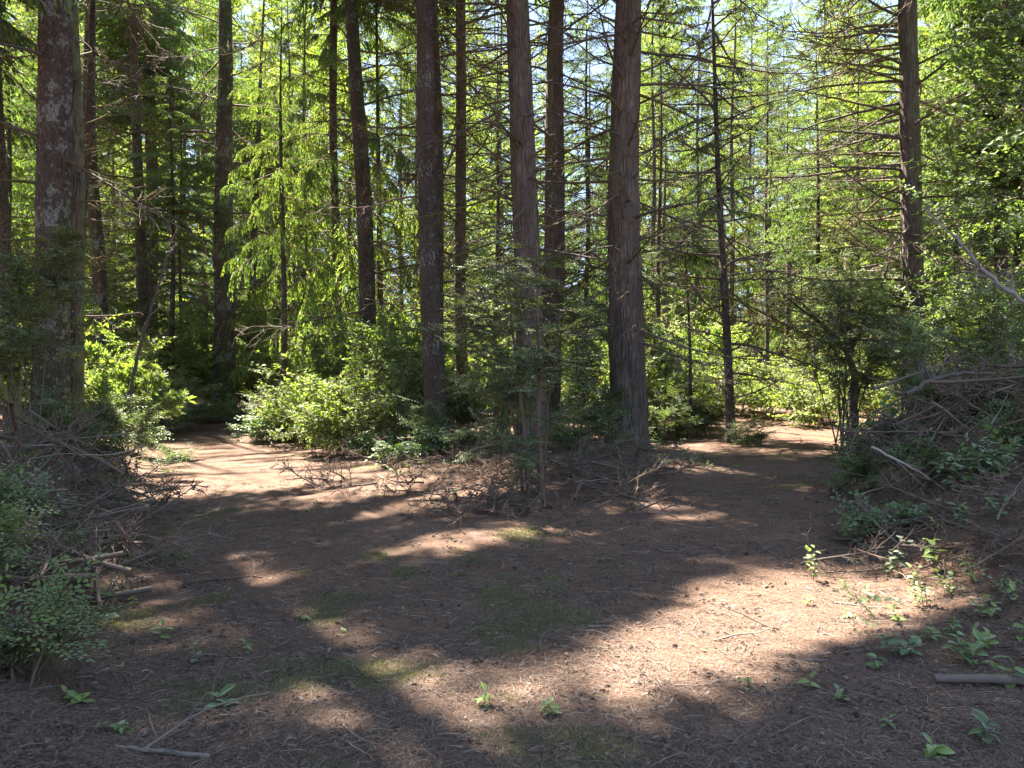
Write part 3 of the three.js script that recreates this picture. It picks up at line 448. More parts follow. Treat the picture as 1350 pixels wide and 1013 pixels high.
// right side
S('huckleberry_shrub', 'small dark shrub at the foot of the thin dark spruce', 985, 16.5, 'huckleberry', 0.9, 0.5, 130, { size: 1.1 });
S('salal_shrub', 'dark salal patch below the right brush pile', 1165, 7.5, 'salal', 1.15, 0.36, 150, { size: 0.85 });
S('huckleberry_shrub', 'big shady evergreen shrub under the arching bare limbs', 1120, 15, 'huckleberry', 2.0, 3.4, 560, { size: 1.3, low: 0.25, thick: 0.02 });
S('huckleberry_shrub', 'shady evergreen shrub in front of the dark right cedar', 1215, 13.4, 'huckleberry', 1.8, 2.1, 430, { size: 1.25 });
S('huckleberry_shrub', 'leafy shrub rising behind the right brush pile', 1310, 11.4, 'huckleberry', 1.8, 2.6, 450, { size: 1.2 });
S('leafy_shrub', 'bright lit shrub at the far end of the right path', 1010, 24, 'leafy', 2.6, 1.6, 150);
S('leafy_shrub', 'bright lit shrub right of the far end of the right path', 1085, 21.5, 'leafy', 1.9, 1.0, 110);
S('salal_shrub', 'low leafy shrub on the right bank near the path', 1150, 13.2, 'salal', 1.4, 0.6, 150, { size: 1.1 });
const WHERE = {250: 'left of the tall mossy-footed tree', 370: 'right of the slender leaning conifer', 395: 'at the left end of the fork thicket', 560: 'against the lichen-flecked fork conifer', 610: 'right behind the lichen-flecked fork conifer', 655: 'behind the leafy sapling', 745: 'behind the reddish cedar', 790: 'left behind the stout cedar', 862: 'at the right foot of the stout cedar', 885: 'behind the spindly young stem', 925: 'between the spindly stem and the thin dark spruce', 940: 'behind the thin dark spruce', 1160: 'behind the twisted small tree', 1230: 'right of the dark arching-limbed cedar', 1330: 'below the silver hanging limb', 1270: 'behind the right brush pile', 120: 'behind the yellow-green rhododendron', 60: 'behind the thick lichen-blotched conifer', 5: 'left of the thick lichen-blotched conifer', 110: 'at the foot of the thick lichen-blotched conifer', 1065: 'right beyond the end of the right path', 985: 'straight beyond the end of the right path', 470: 'behind the brown mossy conifer', 410: 'behind the drooping-spray conifer', 548: 'just left of the fork conifer', 1240: 'growing out of the top of the right brush pile', 1310: 'in the middle of the right brush pile', 1180: 'at the path edge of the right brush pile', 840: 'behind the stout cedar'}, where = (px, d) => (px === 1330 && d < 9 ? 'at the front of the right brush pile' : px === 395 && d < 18 ? 'in front of the fork thicket' : WHERE[px]);
// low leafy cover that hides the floor between the trunks
for (const [px, d, w, h, kind] of [[250, 20.5, 2.4, 1.3, 'huckleberry'], [370, 20, 1.8, 1.2, 'huckleberry'], [395, 18.6, 1.5, 1.0, 'salal'], [560, 16.5, 1.6, 1.3, 'leafy'], [610, 16.8, 1.6, 1.6, 'huckleberry'], [655, 18, 2.2, 2.0, 'leafy'], [745, 17.8, 2.0, 1.9, 'huckleberry'], [790, 19, 2.2, 2.2, 'leafy'], [862, 18, 1.6, 1.2, 'huckleberry'], [885, 20.5, 2.0, 1.6, 'leafy'], [925, 19.2, 1.4, 0.9, 'huckleberry'], [940, 23.5, 2.4, 1.6, 'leafy'], [1160, 18.5, 2.2, 1.6, 'leafy'], [1230, 17.5, 2.2, 2.4, 'huckleberry'], [1330, 14.5, 2.2, 2.6, 'leafy'], [1270, 14.5, 1.8, 2.4, 'huckleberry'], [120, 17, 2.2, 2.0, 'leafy'], [60, 15.5, 2.0, 2.0, 'huckleberry'], [5, 12.5, 1.6, 2.2, 'leafy'], [110, 11.2, 1.3, 1.0, 'huckleberry'], [1065, 25, 2.6, 1.4, 'leafy'], [985, 26, 2.6, 1.8, 'leafy'], [470, 19.5, 2.0, 2.0, 'leafy'], [410, 21, 2.4, 2.8, 'leafy'], [395, 17.4, 1.4, 1.7, 'leafy'], [548, 15.8, 1.2, 2.0, 'leafy'], [1240, 11.6, 1.1, 1.0, 'huckleberry'], [1310, 10.6, 1.0, 1.0, 'huckleberry'], [1180, 11, 0.8, 0.5, 'salal'], [840, 20, 2.0, 2.2, 'leafy']])
  S(kind === 'leafy' ? 'leafy_shrub' : kind === 'salal' ? 'salal_shrub' : 'huckleberry_shrub', { leafy: 'light green leafy shrub ' + where(px, d), huckleberry: 'darker small-leaved shrub ' + where(px, d), salal: 'low broad-leaved shrub ' + where(px, d) }[kind], px, d, kind, w, h, kind === 'leafy' ? 90 : 260, { size: kind === 'leafy' ? 1 : 1.4, group: 'shrubs between the trunks' });
// tall light shrubs glowing behind the trunks
for (const [px, d, h, at] of [[240, 24.5, 3.2, 'behind the pole-like stem'], [335, 26, 3.8, 'behind the slender leaning conifer'], [430, 23.5, 3.4, 'behind the fork thicket'], [560, 23, 3.2, 'seen between the very thin conifer and the fork conifer'], [625, 25, 3.6, 'behind the brown conifer with twiggy limbs'], [760, 23.5, 3.2, 'seen between the reddish cedar and the stout cedar'], [860, 25.5, 3.4, 'seen right of the stout cedar'], [1180, 23, 3.4, 'behind the dark arching-limbed cedar']])
  S('leafy_shrub', 'tall light green shrub ' + at, px, d, 'leafy', 2.6, h, 170, { size: 1.1, group: 'tall shrubs behind the trunks' });
// low growth wrapping the fork mound and the right bank
for (const [px, d, kind, w, h, n, at] of [[560, 13.4, 'huckleberry', 1.1, 1.0, 150, 'left of the lichen-flecked fork conifer'], [625, 11.8, 'huckleberry', 0.9, 0.7, 110, 'between the fork conifer and the sapling'], [655, 13.6, 'salal', 1.0, 0.6, 90, 'under the big furrowed cedar'], [735, 12.4, 'huckleberry', 0.9, 0.8, 120, 'right of the leafy sapling'], [790, 13.2, 'huckleberry', 1.0, 0.8, 120, 'at the left foot of the stout cedar'], [455, 14.8, 'leafy', 1.3, 1.4, 90, 'at the front of the fork thicket'], [490, 14.2, 'salal', 1.2, 0.5, 100, 'on the path edge of the fork thicket'], [1215, 8.6, 'huckleberry', 0.9, 0.5, 90, 'on the slope below the right brush pile'], [1290, 8.0, 'salal', 1.0, 0.45, 90, 'on the near slope of the right bank'], [1345, 8.8, 'huckleberry', 0.9, 0.6, 90, 'at the near end of the right brush pile'], [1150, 9.4, 'huckleberry', 0.8, 0.5, 80, 'at the path end of the right brush pile']])
  S(kind === 'leafy' ? 'leafy_shrub' : kind === 'salal' ? 'salal_shrub' : 'huckleberry_shrub', ({ leafy: 'light leafy bush ', salal: 'low salal ', huckleberry: 'low ragged evergreen bush ' })[kind] + at, px, d, kind, w, h, n, { group: 'low growth on the mound and bank' });
// understorey of the wood: a belt of leafy shrubs
for (let k = 0; k < 58; k++) {
  seed = 90000 + k * 7919;
  const d = 19.5 + 22 * Math.pow((k + 0.5) / 58, 1.1), px = CX + (((k * 0.61803 + 0.3) % 1) - 0.5) * 1600;
  if (d < 24 && ((px > 240 && px < 420) || (px > 930 && px < 1120))) continue;
  const kind = pick(['leafy', 'leafy', 'rhododendron', 'huckleberry']), w = R(2, 3.6), big = kind === 'leafy' ? 130 : 300;
  S(kind === 'leafy' ? 'leafy_shrub' : kind === 'rhododendron' ? 'rhododendron' : 'huckleberry_shrub', { leafy: 'bright leafy shrub in the undergrowth of the wood behind', rhododendron: 'long-leaved shrub in the undergrowth of the wood behind', huckleberry: 'dark small-leaved shrub in the undergrowth of the wood behind' }[kind], px, d, kind, w, R(1.2, 3), big, { size: kind === 'leafy' ? 1.2 : 1.7, group: 'undergrowth of the wood behind' });
}

// twisted small tree on the right bank
{
  const t = thing('twisted_tree', 'small twisted dark tree at the bend of the right path', 'tree', stand(1124, 17)), tr = [V(0, -0.1, 0), V(0.05, 0.5, 0), V(-0.03, 1.0, 0.05), V(0.06, 1.5, 0), V(-0.15, 2.0, 0.05)], m = new MB().tube(tr, [0.12, 0.1, 0.09, 0.085, 0.07], 9, jit([0.075, 0.06, 0.045]));
  mesh('trunk', m.geo(), woodMat, t);
  const tips = [];
  for (const [dx, dy, dz] of [[-1.1, 1.7, 0.2], [-0.5, 2.2, -0.4], [0.8, 1.9, 0.3], [0.2, 2.4, 0.4], [-1.5, 1.0, 0.3]]) { const p = curve(V(-0.1, 1.95, 0.04), V(dx, dy, dz), Math.hypot(dx, dy, dz), 7, 0.12, 0.01); tips.push(p); mesh('limb', new MB().tube(p, taper(7, 0.055, 0.012), 6, jit([0.075, 0.06, 0.045])).geo(), woodMat, t); }
  const fo = new THREE.Group(); fo.name = 'foliage'; fo.userData = { kind: 'stuff' }; t.add(fo);
  HUCK.forEach((g) => { const ms = [], cs = []; for (let k = 0; k < 170; k++) { const p = onCurve(pick(tips), R(0.25, 1)).add(V(R(-0.5, 0.5), R(-0.4, 0.5), R(-0.5, 0.5))); ms.push(M4(p, aim(sph(R(0, 6.28), R(-0.3, 0.4))), R(1, 1.7))); cs.push(tint([0.115, 0.175, 0.025])); } many('leaf_spray', g, [woodMat2, glossLeaf], ms, fo, cs); });
}
// the leafy sapling at the fork
{
  const b = stand(712, 9.3), t = thing('evergreen_sapling', 'leafy evergreen sapling with slender brown stems at the fork', 'sapling', b), stems = [];
  for (const [x0, z0, x1, h, r] of [[0, 0, -0.04, 3.1, 0.045], [-0.14, 0.06, -0.45, 3.0, 0.03], [-0.2, -0.05, -0.8, 2.8, 0.022], [0.03, -0.1, 0.25, 2.3, 0.02]]) { const p = []; for (let k = 0; k <= 10; k++) { const f = k / 10; p.push(V(lerp(x0, x1, f ** 1.5) + R(-0.025, 0.025) * Math.min(1, k), -0.08 + h * f, z0 + R(-0.03, 0.03) * Math.min(1, k))); } stems.push([p, h]); mesh('stem', new MB().tube(p, taper(10, r, 0.008), 8, jit([0.13, 0.085, 0.06], 0.1)).geo(), woodMat, t); }
  const fo = new THREE.Group(); fo.name = 'foliage'; fo.userData = { kind: 'stuff' }; const br = new MB(), sets = HUCK.map(() => []), cols = HUCK.map(() => []);
  for (let k = 0; k < 84; k++) {
    const [p, h] = pick(stems), f = Math.pow(R(0.06, 1), 0.62), o = onCurve(p, f), az = rnd() < 0.5 ? Math.PI + R(-1.3, 1.3) : R(0, 6.28), L = R(0.25, 0.75) * Math.sin(3.14 * clamp(f, 0.12, 0.85)) + 0.12, lim = curve(o, sph(az, R(-0.1, 0.35)), L, 5, 0.12, 0.05);
    br.tube(lim, taper(5, 0.008, 0.002), 4, jit([0.11, 0.075, 0.05]));
    for (let j = 0; j < 9; j++) { const q = R(0.15, 1), v = Math.floor(rnd() * 3), d = dirOn(lim, q).add(V(R(-0.9, 0.9), R(-0.25, 0.2), R(-0.9, 0.9))).normalize(); sets[v].push(M4(onCurve(lim, q), aim(d, R(-0.3, 0.3)), R(0.75, 1.15))); cols[v].push(tint([0.115, 0.175, 0.025], 0.3)); }
  }
  mesh('limb', br.geo(), woodMat, t).userData = { kind: 'stuff' }; t.add(fo);
  HUCK.forEach((g, v) => many('leaf_spray', g, [woodMat2, glossLeaf], sets[v], fo, cols[v]));
}

// ---------------------------------------------------------------- dead wood
seed = 777;
const STICKS = Array.from({ length: 14 }, (_, k) => { const m = new MB(), L = 1, p = curve(V(-0.5, 0, 0), V(1, 0, 0), L, 8, k % 4 ? 0.22 : 0.1, 0), col = jit([0.19, 0.155, 0.125], 0.2); m.tube(p, taper(8, R(0.007, 0.013), 0.003), 6, (t) => [col[0] * (0.9 + 0.2 * Math.sin(t * 19 + k)), col[1] * (0.9 + 0.2 * Math.sin(t * 19 + k)), col[2] * (0.9 + 0.2 * Math.sin(t * 19 + k))]);
  for (let j = 0; j < k % 5; j++) { const t = R(0.2, 0.95); m.tube(curve(onCurve(p, t), dirOn(p, t).add(V(0, R(-0.7, 0.7), R(-1, 1))).normalize(), R(0.12, 0.4), 4, 0.2), taper(4, 0.004, 0.0015), 4, jit(col, 0.1)); } return m.geo(); });
const paleWood = new THREE.MeshStandardMaterial({ name: 'bleached wood', color: new THREE.Color(1.5, 1.42, 1.35), vertexColors: true, roughness: 0.85 });
const redWood = new THREE.MeshStandardMaterial({ name: 'brown wood', color: new THREE.Color(0.75, 0.62, 0.55), vertexColors: true, roughness: 0.9 });
const TWIGGY = [deadBranch(1, 0.1, 2.2), deadBranch(1, -0.1, 1.8), deadBranch(1.1, 0.2, 2.6), deadBranch(0.9, 0, 1.6)];
function stick(name, label, pos, dir, len, group, mat, thick = 1, twiggy = 0) { if (rnd() < twiggy) { const o = mesh(numbered(name), pick(TWIGGY), mat ?? pick([greyWood, paleWood, greyWood, woodMat]), scene); o.position.copy(pos).addScaledVector(dir, -len / 2); o.quaternion.copy(aim(dir, R(0, 6.28))); o.scale.set(len, len * 0.8, len * 0.8); o.userData = { label, category: 'stick', group }; return o; }
  const o = mesh(numbered(name), pick(STICKS), mat ?? pick([woodMat, paleWood, redWood, woodMat]), scene); o.position.copy(pos); o.quaternion.copy(aim(dir, R(0, 6.28))); o.scale.set(len, len * thick, len * thick); o.userData = { label, category: 'stick', group }; return o; }
// right brush pile
seed = 31;
for (let k = 0; k < 150; k++) { const a = R(0, 6.28), r = Math.sqrt(rnd()), x = 5.75 + 1.75 * Math.cos(a) * r, z = -9.5 + 2.0 * Math.sin(a) * r, L = R(0.5, 1.9); stick('brush_stick', 'bare tangled stick in the big brush pile on the right bank', V(x, H(x, z) + 0.03 + R(0, 1.15) * (1 - r * r * 0.8), z), sph(R(0, 6.28), R(-0.45, 0.6)), L * (1 - 0.45 * r), 'sticks of the right brush pile', null, R(0.45, 0.8), 0.75); }
// left brush pile
seed = 32;
for (let k = 0; k < 105; k++) { const p = groundAt(R(-10, 215), R(655, 800)), L = R(0.3, 1.3); stick('brush_stick', 'bare stick in the loose brush pile on the left bank', p.add(V(0, R(0.02, 0.24), 0)), sph(R(0, 6.28), R(-0.25, 0.35)), L, 'sticks of the left brush pile', rnd() < 0.4 ? paleWood : null, R(0.25, 0.55), 0.6); }
for (let k = 0; k < 22; k++) { const p = groundAt(R(-10, 130), R(600, 660)); stick('brush_stick', 'grey stick leaning in the left brush below the lichen-blotched conifer', p.add(V(0, R(0.1, 0.7), 0)), sph(R(0, 6.28), R(-0.9, 0.9)), R(0.6, 1.5), 'sticks leaning in the left brush', null, 0.8, 0.7); }
seed = 33;
for (let k = 0; k < 34; k++) { const p = groundAt(R(1130, 1360), R(640, 770)); stick('brush_stick', 'loose twig strewn below the big brush pile on the right bank', p.add(V(0, R(0.02, 0.14), 0)), sph(R(0, 6.28), R(-0.2, 0.3)), R(0.3, 0.9), 'twigs below the right brush pile', null, R(0.5, 0.9), 0.7); }
// arching dead twigs round the fork mound
for (let k = 0; k < 78; k++) { const px = k < 50 ? R(725, 870) : R(590, 720), p = groundAt(px, k < 50 ? R(590, 668) : R(608, 690)); stick('brush_stick', k < 50 ? 'arching dead twig at the foot of the stout cedar' : 'dead twig lying under the leafy sapling at the fork', p.add(V(0, R(0.02, 0.22), 0)), sph(R(0, 6.28), R(-0.3, 0.4)), R(0.35, 1.1), k < 50 ? 'twigs at the stout cedar' : 'twigs under the sapling', rnd() < 0.5 ? paleWood : null, R(0.6, 1), 0.75); }
seed = 34;
{ const gr = new THREE.Group(); gr.name = 'twig_brush'; gr.userData = { kind: 'stuff', label: 'dry fine twigs heaped over the fork mound and the banks' }; scene.add(gr);
  TWIGGY.forEach((g) => { const ms = []; for (let k = 0; k < 62; k++) { const p = k < 34 ? groundAt(R(560, 880), R(592, 690)) : k < 46 ? groundAt(R(420, 570), R(590, 650)) : groundAt(R(1130, 1360), R(600, 740)); p.y += R(0.0, 0.12); ms.push(M4(p, aim(sph(R(0, 6.28), R(-0.15, 0.45)), R(0, 6.28)), R(0.3, 0.8))); } many('twig_spray', g, greyWood, ms, gr); }); }
// sticks strewn on the open ground
const lie = (p, len, az) => { const d = V(Math.cos(az), 0, Math.sin(az)), a = H(p.x - d.x * len / 2, p.z - d.z * len / 2), b = H(p.x + d.x * len / 2, p.z + d.z * len / 2); d.y = (b - a) / len; p.y = (a + b) / 2 + 0.008; return d.normalize(); };
for (const [px, py, len, deg] of [[705, 783, 0.42, 4], [645, 770, 0.3, -38], [870, 772, 0.28, 12], [950, 802, 0.2, 3], [830, 835, 0.5, 8], [1063, 880, 0.36, -42], [1150, 925, 0.34, 40], [700, 880, 0.3, 30], [940, 905, 0.4, -6], [985, 988, 0.2, -25], [615, 810, 0.35, -20], [480, 870, 0.3, 25], [1000, 850, 0.5, 5], [560, 960, 0.5, 18], [1090, 700, 0.5, -30], [760, 740, 0.3, 15], [900, 730, 0.4, 10], [330, 760, 0.7, -28], [1180, 800, 0.8, 5], [1130, 870, 0.6, -12], [470, 985, 0.4, 60], [800, 960, 0.3, -15]])
  { const p = groundAt(px, py); stick('fallen_stick', 'bare stick lying flat on the open needle floor', p, lie(p, len, deg * Math.PI / 180), len, 'sticks lying on the open floor', null, 1.1); }
for (let k = 0; k < 60; k++) { const p = groundAt(R(180, 1340), 620 + 390 * Math.pow(rnd(), 0.8)), L = R(0.12, 0.45); stick('fallen_stick', 'bare stick lying flat on the open needle floor', p, lie(p, L, R(0, 6.28)), L, 'sticks lying on the open floor', null, R(0.9, 1.5)); }
// larger pieces
function limb(name, label, cat, pts, r0, r1, twigs, mat, col) { const base = pts[0].clone(), t = thing(name, label, cat, base), c = new THREE.CatmullRomCurve3(pts.map((p) => p.clone().sub(base))), P = c.getPoints(22).map((p, k) => (k ? p.add(V(R(-1, 1), R(-1, 1), R(-1, 1)).multiplyScalar(r0 * (cat === 'log' ? 0.08 : 0.5))) : p)); mesh('shaft', new MB().tube(P, P.map((_, k) => lerp(r0, r1, k / 22) * (1 + (0.16 * Math.sin(k * 1.9) + R(-0.12, 0.15)) * (cat === 'log' ? 0.35 : 1))), 9, (f, th) => jit(col, 0.12)).geo(), mat, t);
  for (let k = 0; k < twigs; k++) { const f = R(0.15, 0.98), p = curve(onCurve(P, f), dirOn(P, f).add(V(R(-0.8, 0.8), R(-0.6, 0.9), R(-0.8, 0.8))).normalize(), R(0.15, 0.6), 6, 0.2); const m = new MB().tube(p, taper(6, r1 * 0.6, 0.002), 5, jit(col, 0.1)); for (let j = 0; j < 3; j++) { const q = R(0.3, 1); m.tube(curve(onCurve(p, q), dirOn(p, q).add(V(R(-0.8, 0.8), R(-0.5, 0.8), R(-0.8, 0.8))).normalize(), R(0.08, 0.2), 3, 0.2), taper(3, 0.003, 0.0015), 3, jit(col, 0.1)); } mesh('twig', m.geo(), mat, t); } return t; }
const W3 = (px, py, d) => V(PX(px, d), PY(py, d), -d);
limb('dead_limb', 'silver bare limb hanging over the right brush pile', 'limb', [W3(1440, 440, 9.2), W3(1350, 398, 9.3), W3(1300, 362, 9.5), W3(1262, 318, 9.7), W3(1215, 275, 10)], 0.036, 0.008, 22, paleWood, [0.15, 0.135, 0.125]);
limb('dead_limb', 'curved grey limb lying across the top of the right brush pile', 'limb', [W3(1195, 520, 9.3), W3(1240, 498, 9.4), W3(1290, 492, 9.3), W3(1345, 505, 9)], 0.03, 0.012, 14, woodMat, [0.1, 0.08, 0.065]);
limb('dead_limb', 'long pale limb leaning out of the right brush pile', 'limb', [W3(1150, 590, 8.6), W3(1200, 615, 8.3), W3(1260, 650, 8.2), W3(1330, 640, 8.4)], 0.014, 0.006, 8, paleWood, [0.2, 0.17, 0.15]);
limb('dead_limb', 'mossy limb leaning up against the lichen-blotched conifer', 'limb', [W3(70, 640, 10.6), W3(30, 560, 10.8), W3(0, 500, 11), W3(-30, 440, 11.2)], 0.045, 0.02, 6, mossWood, [0.12, 0.1, 0.07]);
{ const a = groundAt(1236, 905), b = groundAt(1420, 912); a.y += 0.03; b.y += 0.035; limb('fallen_log', 'grey barkless log end at the right of the sunlit verge', 'log', [a, a.clone().lerp(b, 0.5).add(V(0, 0.006, 0)), b], 0.02, 0.027, 1, woodMat, [0.13, 0.1, 0.082]); }
{ const a = groundAt(150, 992), b = groundAt(275, 1006); a.y += 0.012; b.y += 0.014; limb('fallen_limb', 'pale splintered stick beside the sprawling shrub on mossy ground', 'stick', [a, a.clone().lerp(b, 0.5), b], 0.006, 0.011, 2, woodMat, [0.17, 0.14, 0.115]); }
// dead stem sticking up out of the left shrubs
limb('dead_limb', 'thin dark bare stem leaning through the yellow-green rhododendron', 'limb', [W3(168, 530, 13.2), W3(185, 460, 13.2), W3(205, 392, 13.2), W3(236, 300, 13.4)], 0.035, 0.012, 6, woodMat, [0.07, 0.055, 0.045]);

// ---------------------------------------------------------------- seedlings with leaves one can pick apart
const LEAF = [0, 1, 2].map((k) => new MB().leaf(V(0, 0, 0), V(1, 0, 0), V(0, 1, 0), 1, [0.58, 0.66, 0.5][k], [1, 1, 1], [0, 0.14, 0.34, 0.58, 0.8, 1], [0.06, 0.66, 1, 0.95, 0.58, 0], 0.25 + 0.1 * k, 0.22 + 0.08 * k).geo());
const leafTone = {}; const tone = (n, c, g) => { leafTone[n] = [0.85, 1, 1.15].map((k) => new THREE.MeshPhysicalMaterial({ name: n + ' leaf', color: new THREE.Color(c[0] * k, c[1] * k, c[2] * k), roughness: 1, transmission: g, thickness: 0, clearcoat: 0.6, clearcoatRoughness: 0.35, side: THREE.DoubleSide })); };
tone('fresh', [0.19, 0.28, 0.035], 0.5); tone('dark', [0.08, 0.15, 0.038], 0.4); tone('mid', [0.12, 0.2, 0.036], 0.42);
function seedling(name, label, px, py, h, spread, n, leaf, toneName, group) {
  const b = groundAt(px, py), t = thing(name, label, 'plant', b, group), stems = Math.max(1, Math.round(n / 7));
  for (let s = 0; s < stems; s++) {
    const az = R(0, 6.28), out = stems === 1 ? R(0, 0.3) : R(0.25, 1), k0 = Math.ceil(n / stems), p = curve(V(R(-0.15, 0.15) * spread, -0.02, R(-0.15, 0.15) * spread), V(Math.cos(az) * spread * out, h, Math.sin(az) * spread * out), Math.hypot(h, spread * out) * R(0.75, 1), Math.max(4, k0), 0.14, 0.01);
    mesh('stem', new MB().tube(p, taper(p.length - 1, 0.0028, 0.0014), 5, jit([0.14, 0.10, 0.05])).geo(), woodMat, t);
    for (let k = 0; k < k0; k++) { const f = 0.25 + 0.75 * (k + 0.6) / k0, o = onCurve(p, f), a = az + 1.57 + k * 2.6 + R(-0.5, 0.5), l = mesh('leaf', pick(LEAF), pick(leafTone[toneName]), t); l.position.copy(o); l.quaternion.copy(aim(sph(a, k === k0 - 1 ? R(0.3, 1.1) : R(-0.25, 0.6)), R(-0.4, 0.4))); l.scale.setScalar(leaf * R(0.7, 1.15)); }
  }
}
const SP = [
  ['sprig with three bright leaves on the dark middle floor', 400, 822, 0.10, 0.04, 3, 0.06, 'fresh'], ['tiny bright sprig beside the round sun fleck', 452, 838, 0.06, 0.04, 3, 0.045, 'fresh'], ['leaning bright-leaved sprig at the edge of the left sun patch', 208, 846, 0.17, 0.07, 6, 0.075, 'fresh'], ['taller two-toned sprig in the left sun patch', 255, 880, 0.19, 0.05, 9, 0.06, 'mid'], ['broad dark-leaved seedling on the shaded mossy ground', 285, 938, 0.1, 0.09, 6, 0.085, 'dark'], ['little dull sprig at the lower edge of the left sun patch', 322, 862, 0.1, 0.05, 4, 0.05, 'mid'],
  ['upright thin seedling with one tall top leaf on the front floor', 638, 935, 0.11, 0.07, 7, 0.055, 'fresh'], ['spreading seedling with paired rounded leaves on the front floor', 725, 950, 0.09, 0.10, 10, 0.062, 'fresh'], ['tiny dull seedling on the mid floor', 706, 838, 0.06, 0.05, 5, 0.04, 'mid'], ['dim little seedling near the round sun fleck', 530, 808, 0.05, 0.05, 4, 0.04, 'mid'], ['small bright-tipped seedling below the long sun streak', 988, 912, 0.08, 0.06, 6, 0.05, 'fresh'], ['three-leaved bright seedling right of the long sun streak', 1070, 912, 0.09, 0.05, 4, 0.06, 'fresh'], ['dark seedling with a bright lower leaf near the log', 1115, 930, 0.1, 0.07, 8, 0.055, 'mid'],
  ['upright lit shrublet with stacked pale leaves at the shade edge', 1072, 768, 0.30, 0.10, 20, 0.05, 'fresh'], ['dull green salal stem between the two pale lit shrublets', 1172, 762, 0.30, 0.12, 16, 0.07, 'dark'], ['tall pale-leaved salal stem at the back of the bright verge', 1238, 758, 0.34, 0.12, 14, 0.085, 'fresh'], ['small lit plant in the middle of the bright verge', 1066, 800, 0.10, 0.08, 8, 0.05, 'fresh'], ['tiny lit sprout at the tip of the bright verge', 1010, 775, 0.06, 0.04, 4, 0.04, 'fresh'], ['tiny yellow sprout on the shaded path floor', 966, 750, 0.08, 0.03, 3, 0.04, 'fresh'],
  ['pale leafy plant in full sun on the bright verge', 1220, 800, 0.18, 0.16, 20, 0.06, 'fresh'], ['pale low plant in full sun beside the picture-side brush', 1300, 815, 0.16, 0.16, 18, 0.06, 'fresh'], ['dark salal clump shading the front of the bright verge', 1195, 868, 0.17, 0.17, 26, 0.068, 'dark'], ['half-lit salal clump just above the log', 1285, 880, 0.18, 0.18, 26, 0.07, 'mid'], ['salal stem leaning over the log', 1335, 905, 0.15, 0.13, 12, 0.075, 'mid'], ['bright broad-leaved seedling in the front right shade', 1240, 1005, 0.08, 0.12, 8, 0.075, 'fresh'], ['dark seedling behind the bright front right seedling', 1310, 985, 0.14, 0.12, 10, 0.07, 'dark'], ['dim seedling below the dark salal clump', 1170, 965, 0.08, 0.08, 7, 0.05, 'mid'], ['low leafy plant at the edge of the right brush', 1265, 700, 0.25, 0.18, 20, 0.075, 'mid'], ['leafy plant rising from the front of the right brush', 1320, 690, 0.3, 0.2, 20, 0.08, 'mid'],
  ['small dark salal at the left of the fork salal', 505, 655, 0.16, 0.14, 12, 0.07, 'mid'], ['leafy seedling before the fork salal', 600, 660, 0.14, 0.14, 12, 0.07, 'dark'], ['low salal seedling right of the fork salal', 655, 668, 0.15, 0.14, 12, 0.07, 'dark'], ['lit leafy sprig on the edge of the left shrub', 130, 800, 0.2, 0.14, 14, 0.06, 'mid'], ['bright sprig in front of the left brush', 175, 800, 0.12, 0.08, 7, 0.05, 'fresh'], ['pale-leaved sprig at the foot of the left dark shrub', 110, 930, 0.12, 0.14, 16, 0.05, 'fresh'], ['leafy seedling against the sprawling left shrub', 165, 965, 0.1, 0.12, 14, 0.05, 'mid'],
];
for (const [label, ...a] of SP) seedling('seedling', label, ...a);
for (const [px, py, h, n, t] of [[1150, 790, 0.1, 8, 'fresh'], [1185, 822, 0.14, 12, 'fresh'], [1250, 785, 0.2, 14, 'fresh'], [1262, 838, 0.12, 10, 'mid'], [1285, 770, 0.22, 14, 'fresh'], [1322, 782, 0.2, 12, 'mid'], [1340, 845, 0.16, 12, 'fresh'], [1225, 845, 0.12, 12, 'mid'], [1310, 858, 0.14, 12, 'fresh'], [1118, 815, 0.07, 6, 'mid'], [1205, 775, 0.2, 12, 'fresh'], [1345, 800, 0.18, 10, 'fresh'], [1160, 885, 0.1, 8, 'mid']]) seedling('seedling', 'low leafy plant in the crowd on the sunlit right verge', px, py, h, 0.13, n, 0.055, t, 'plants crowding the sunlit right verge');

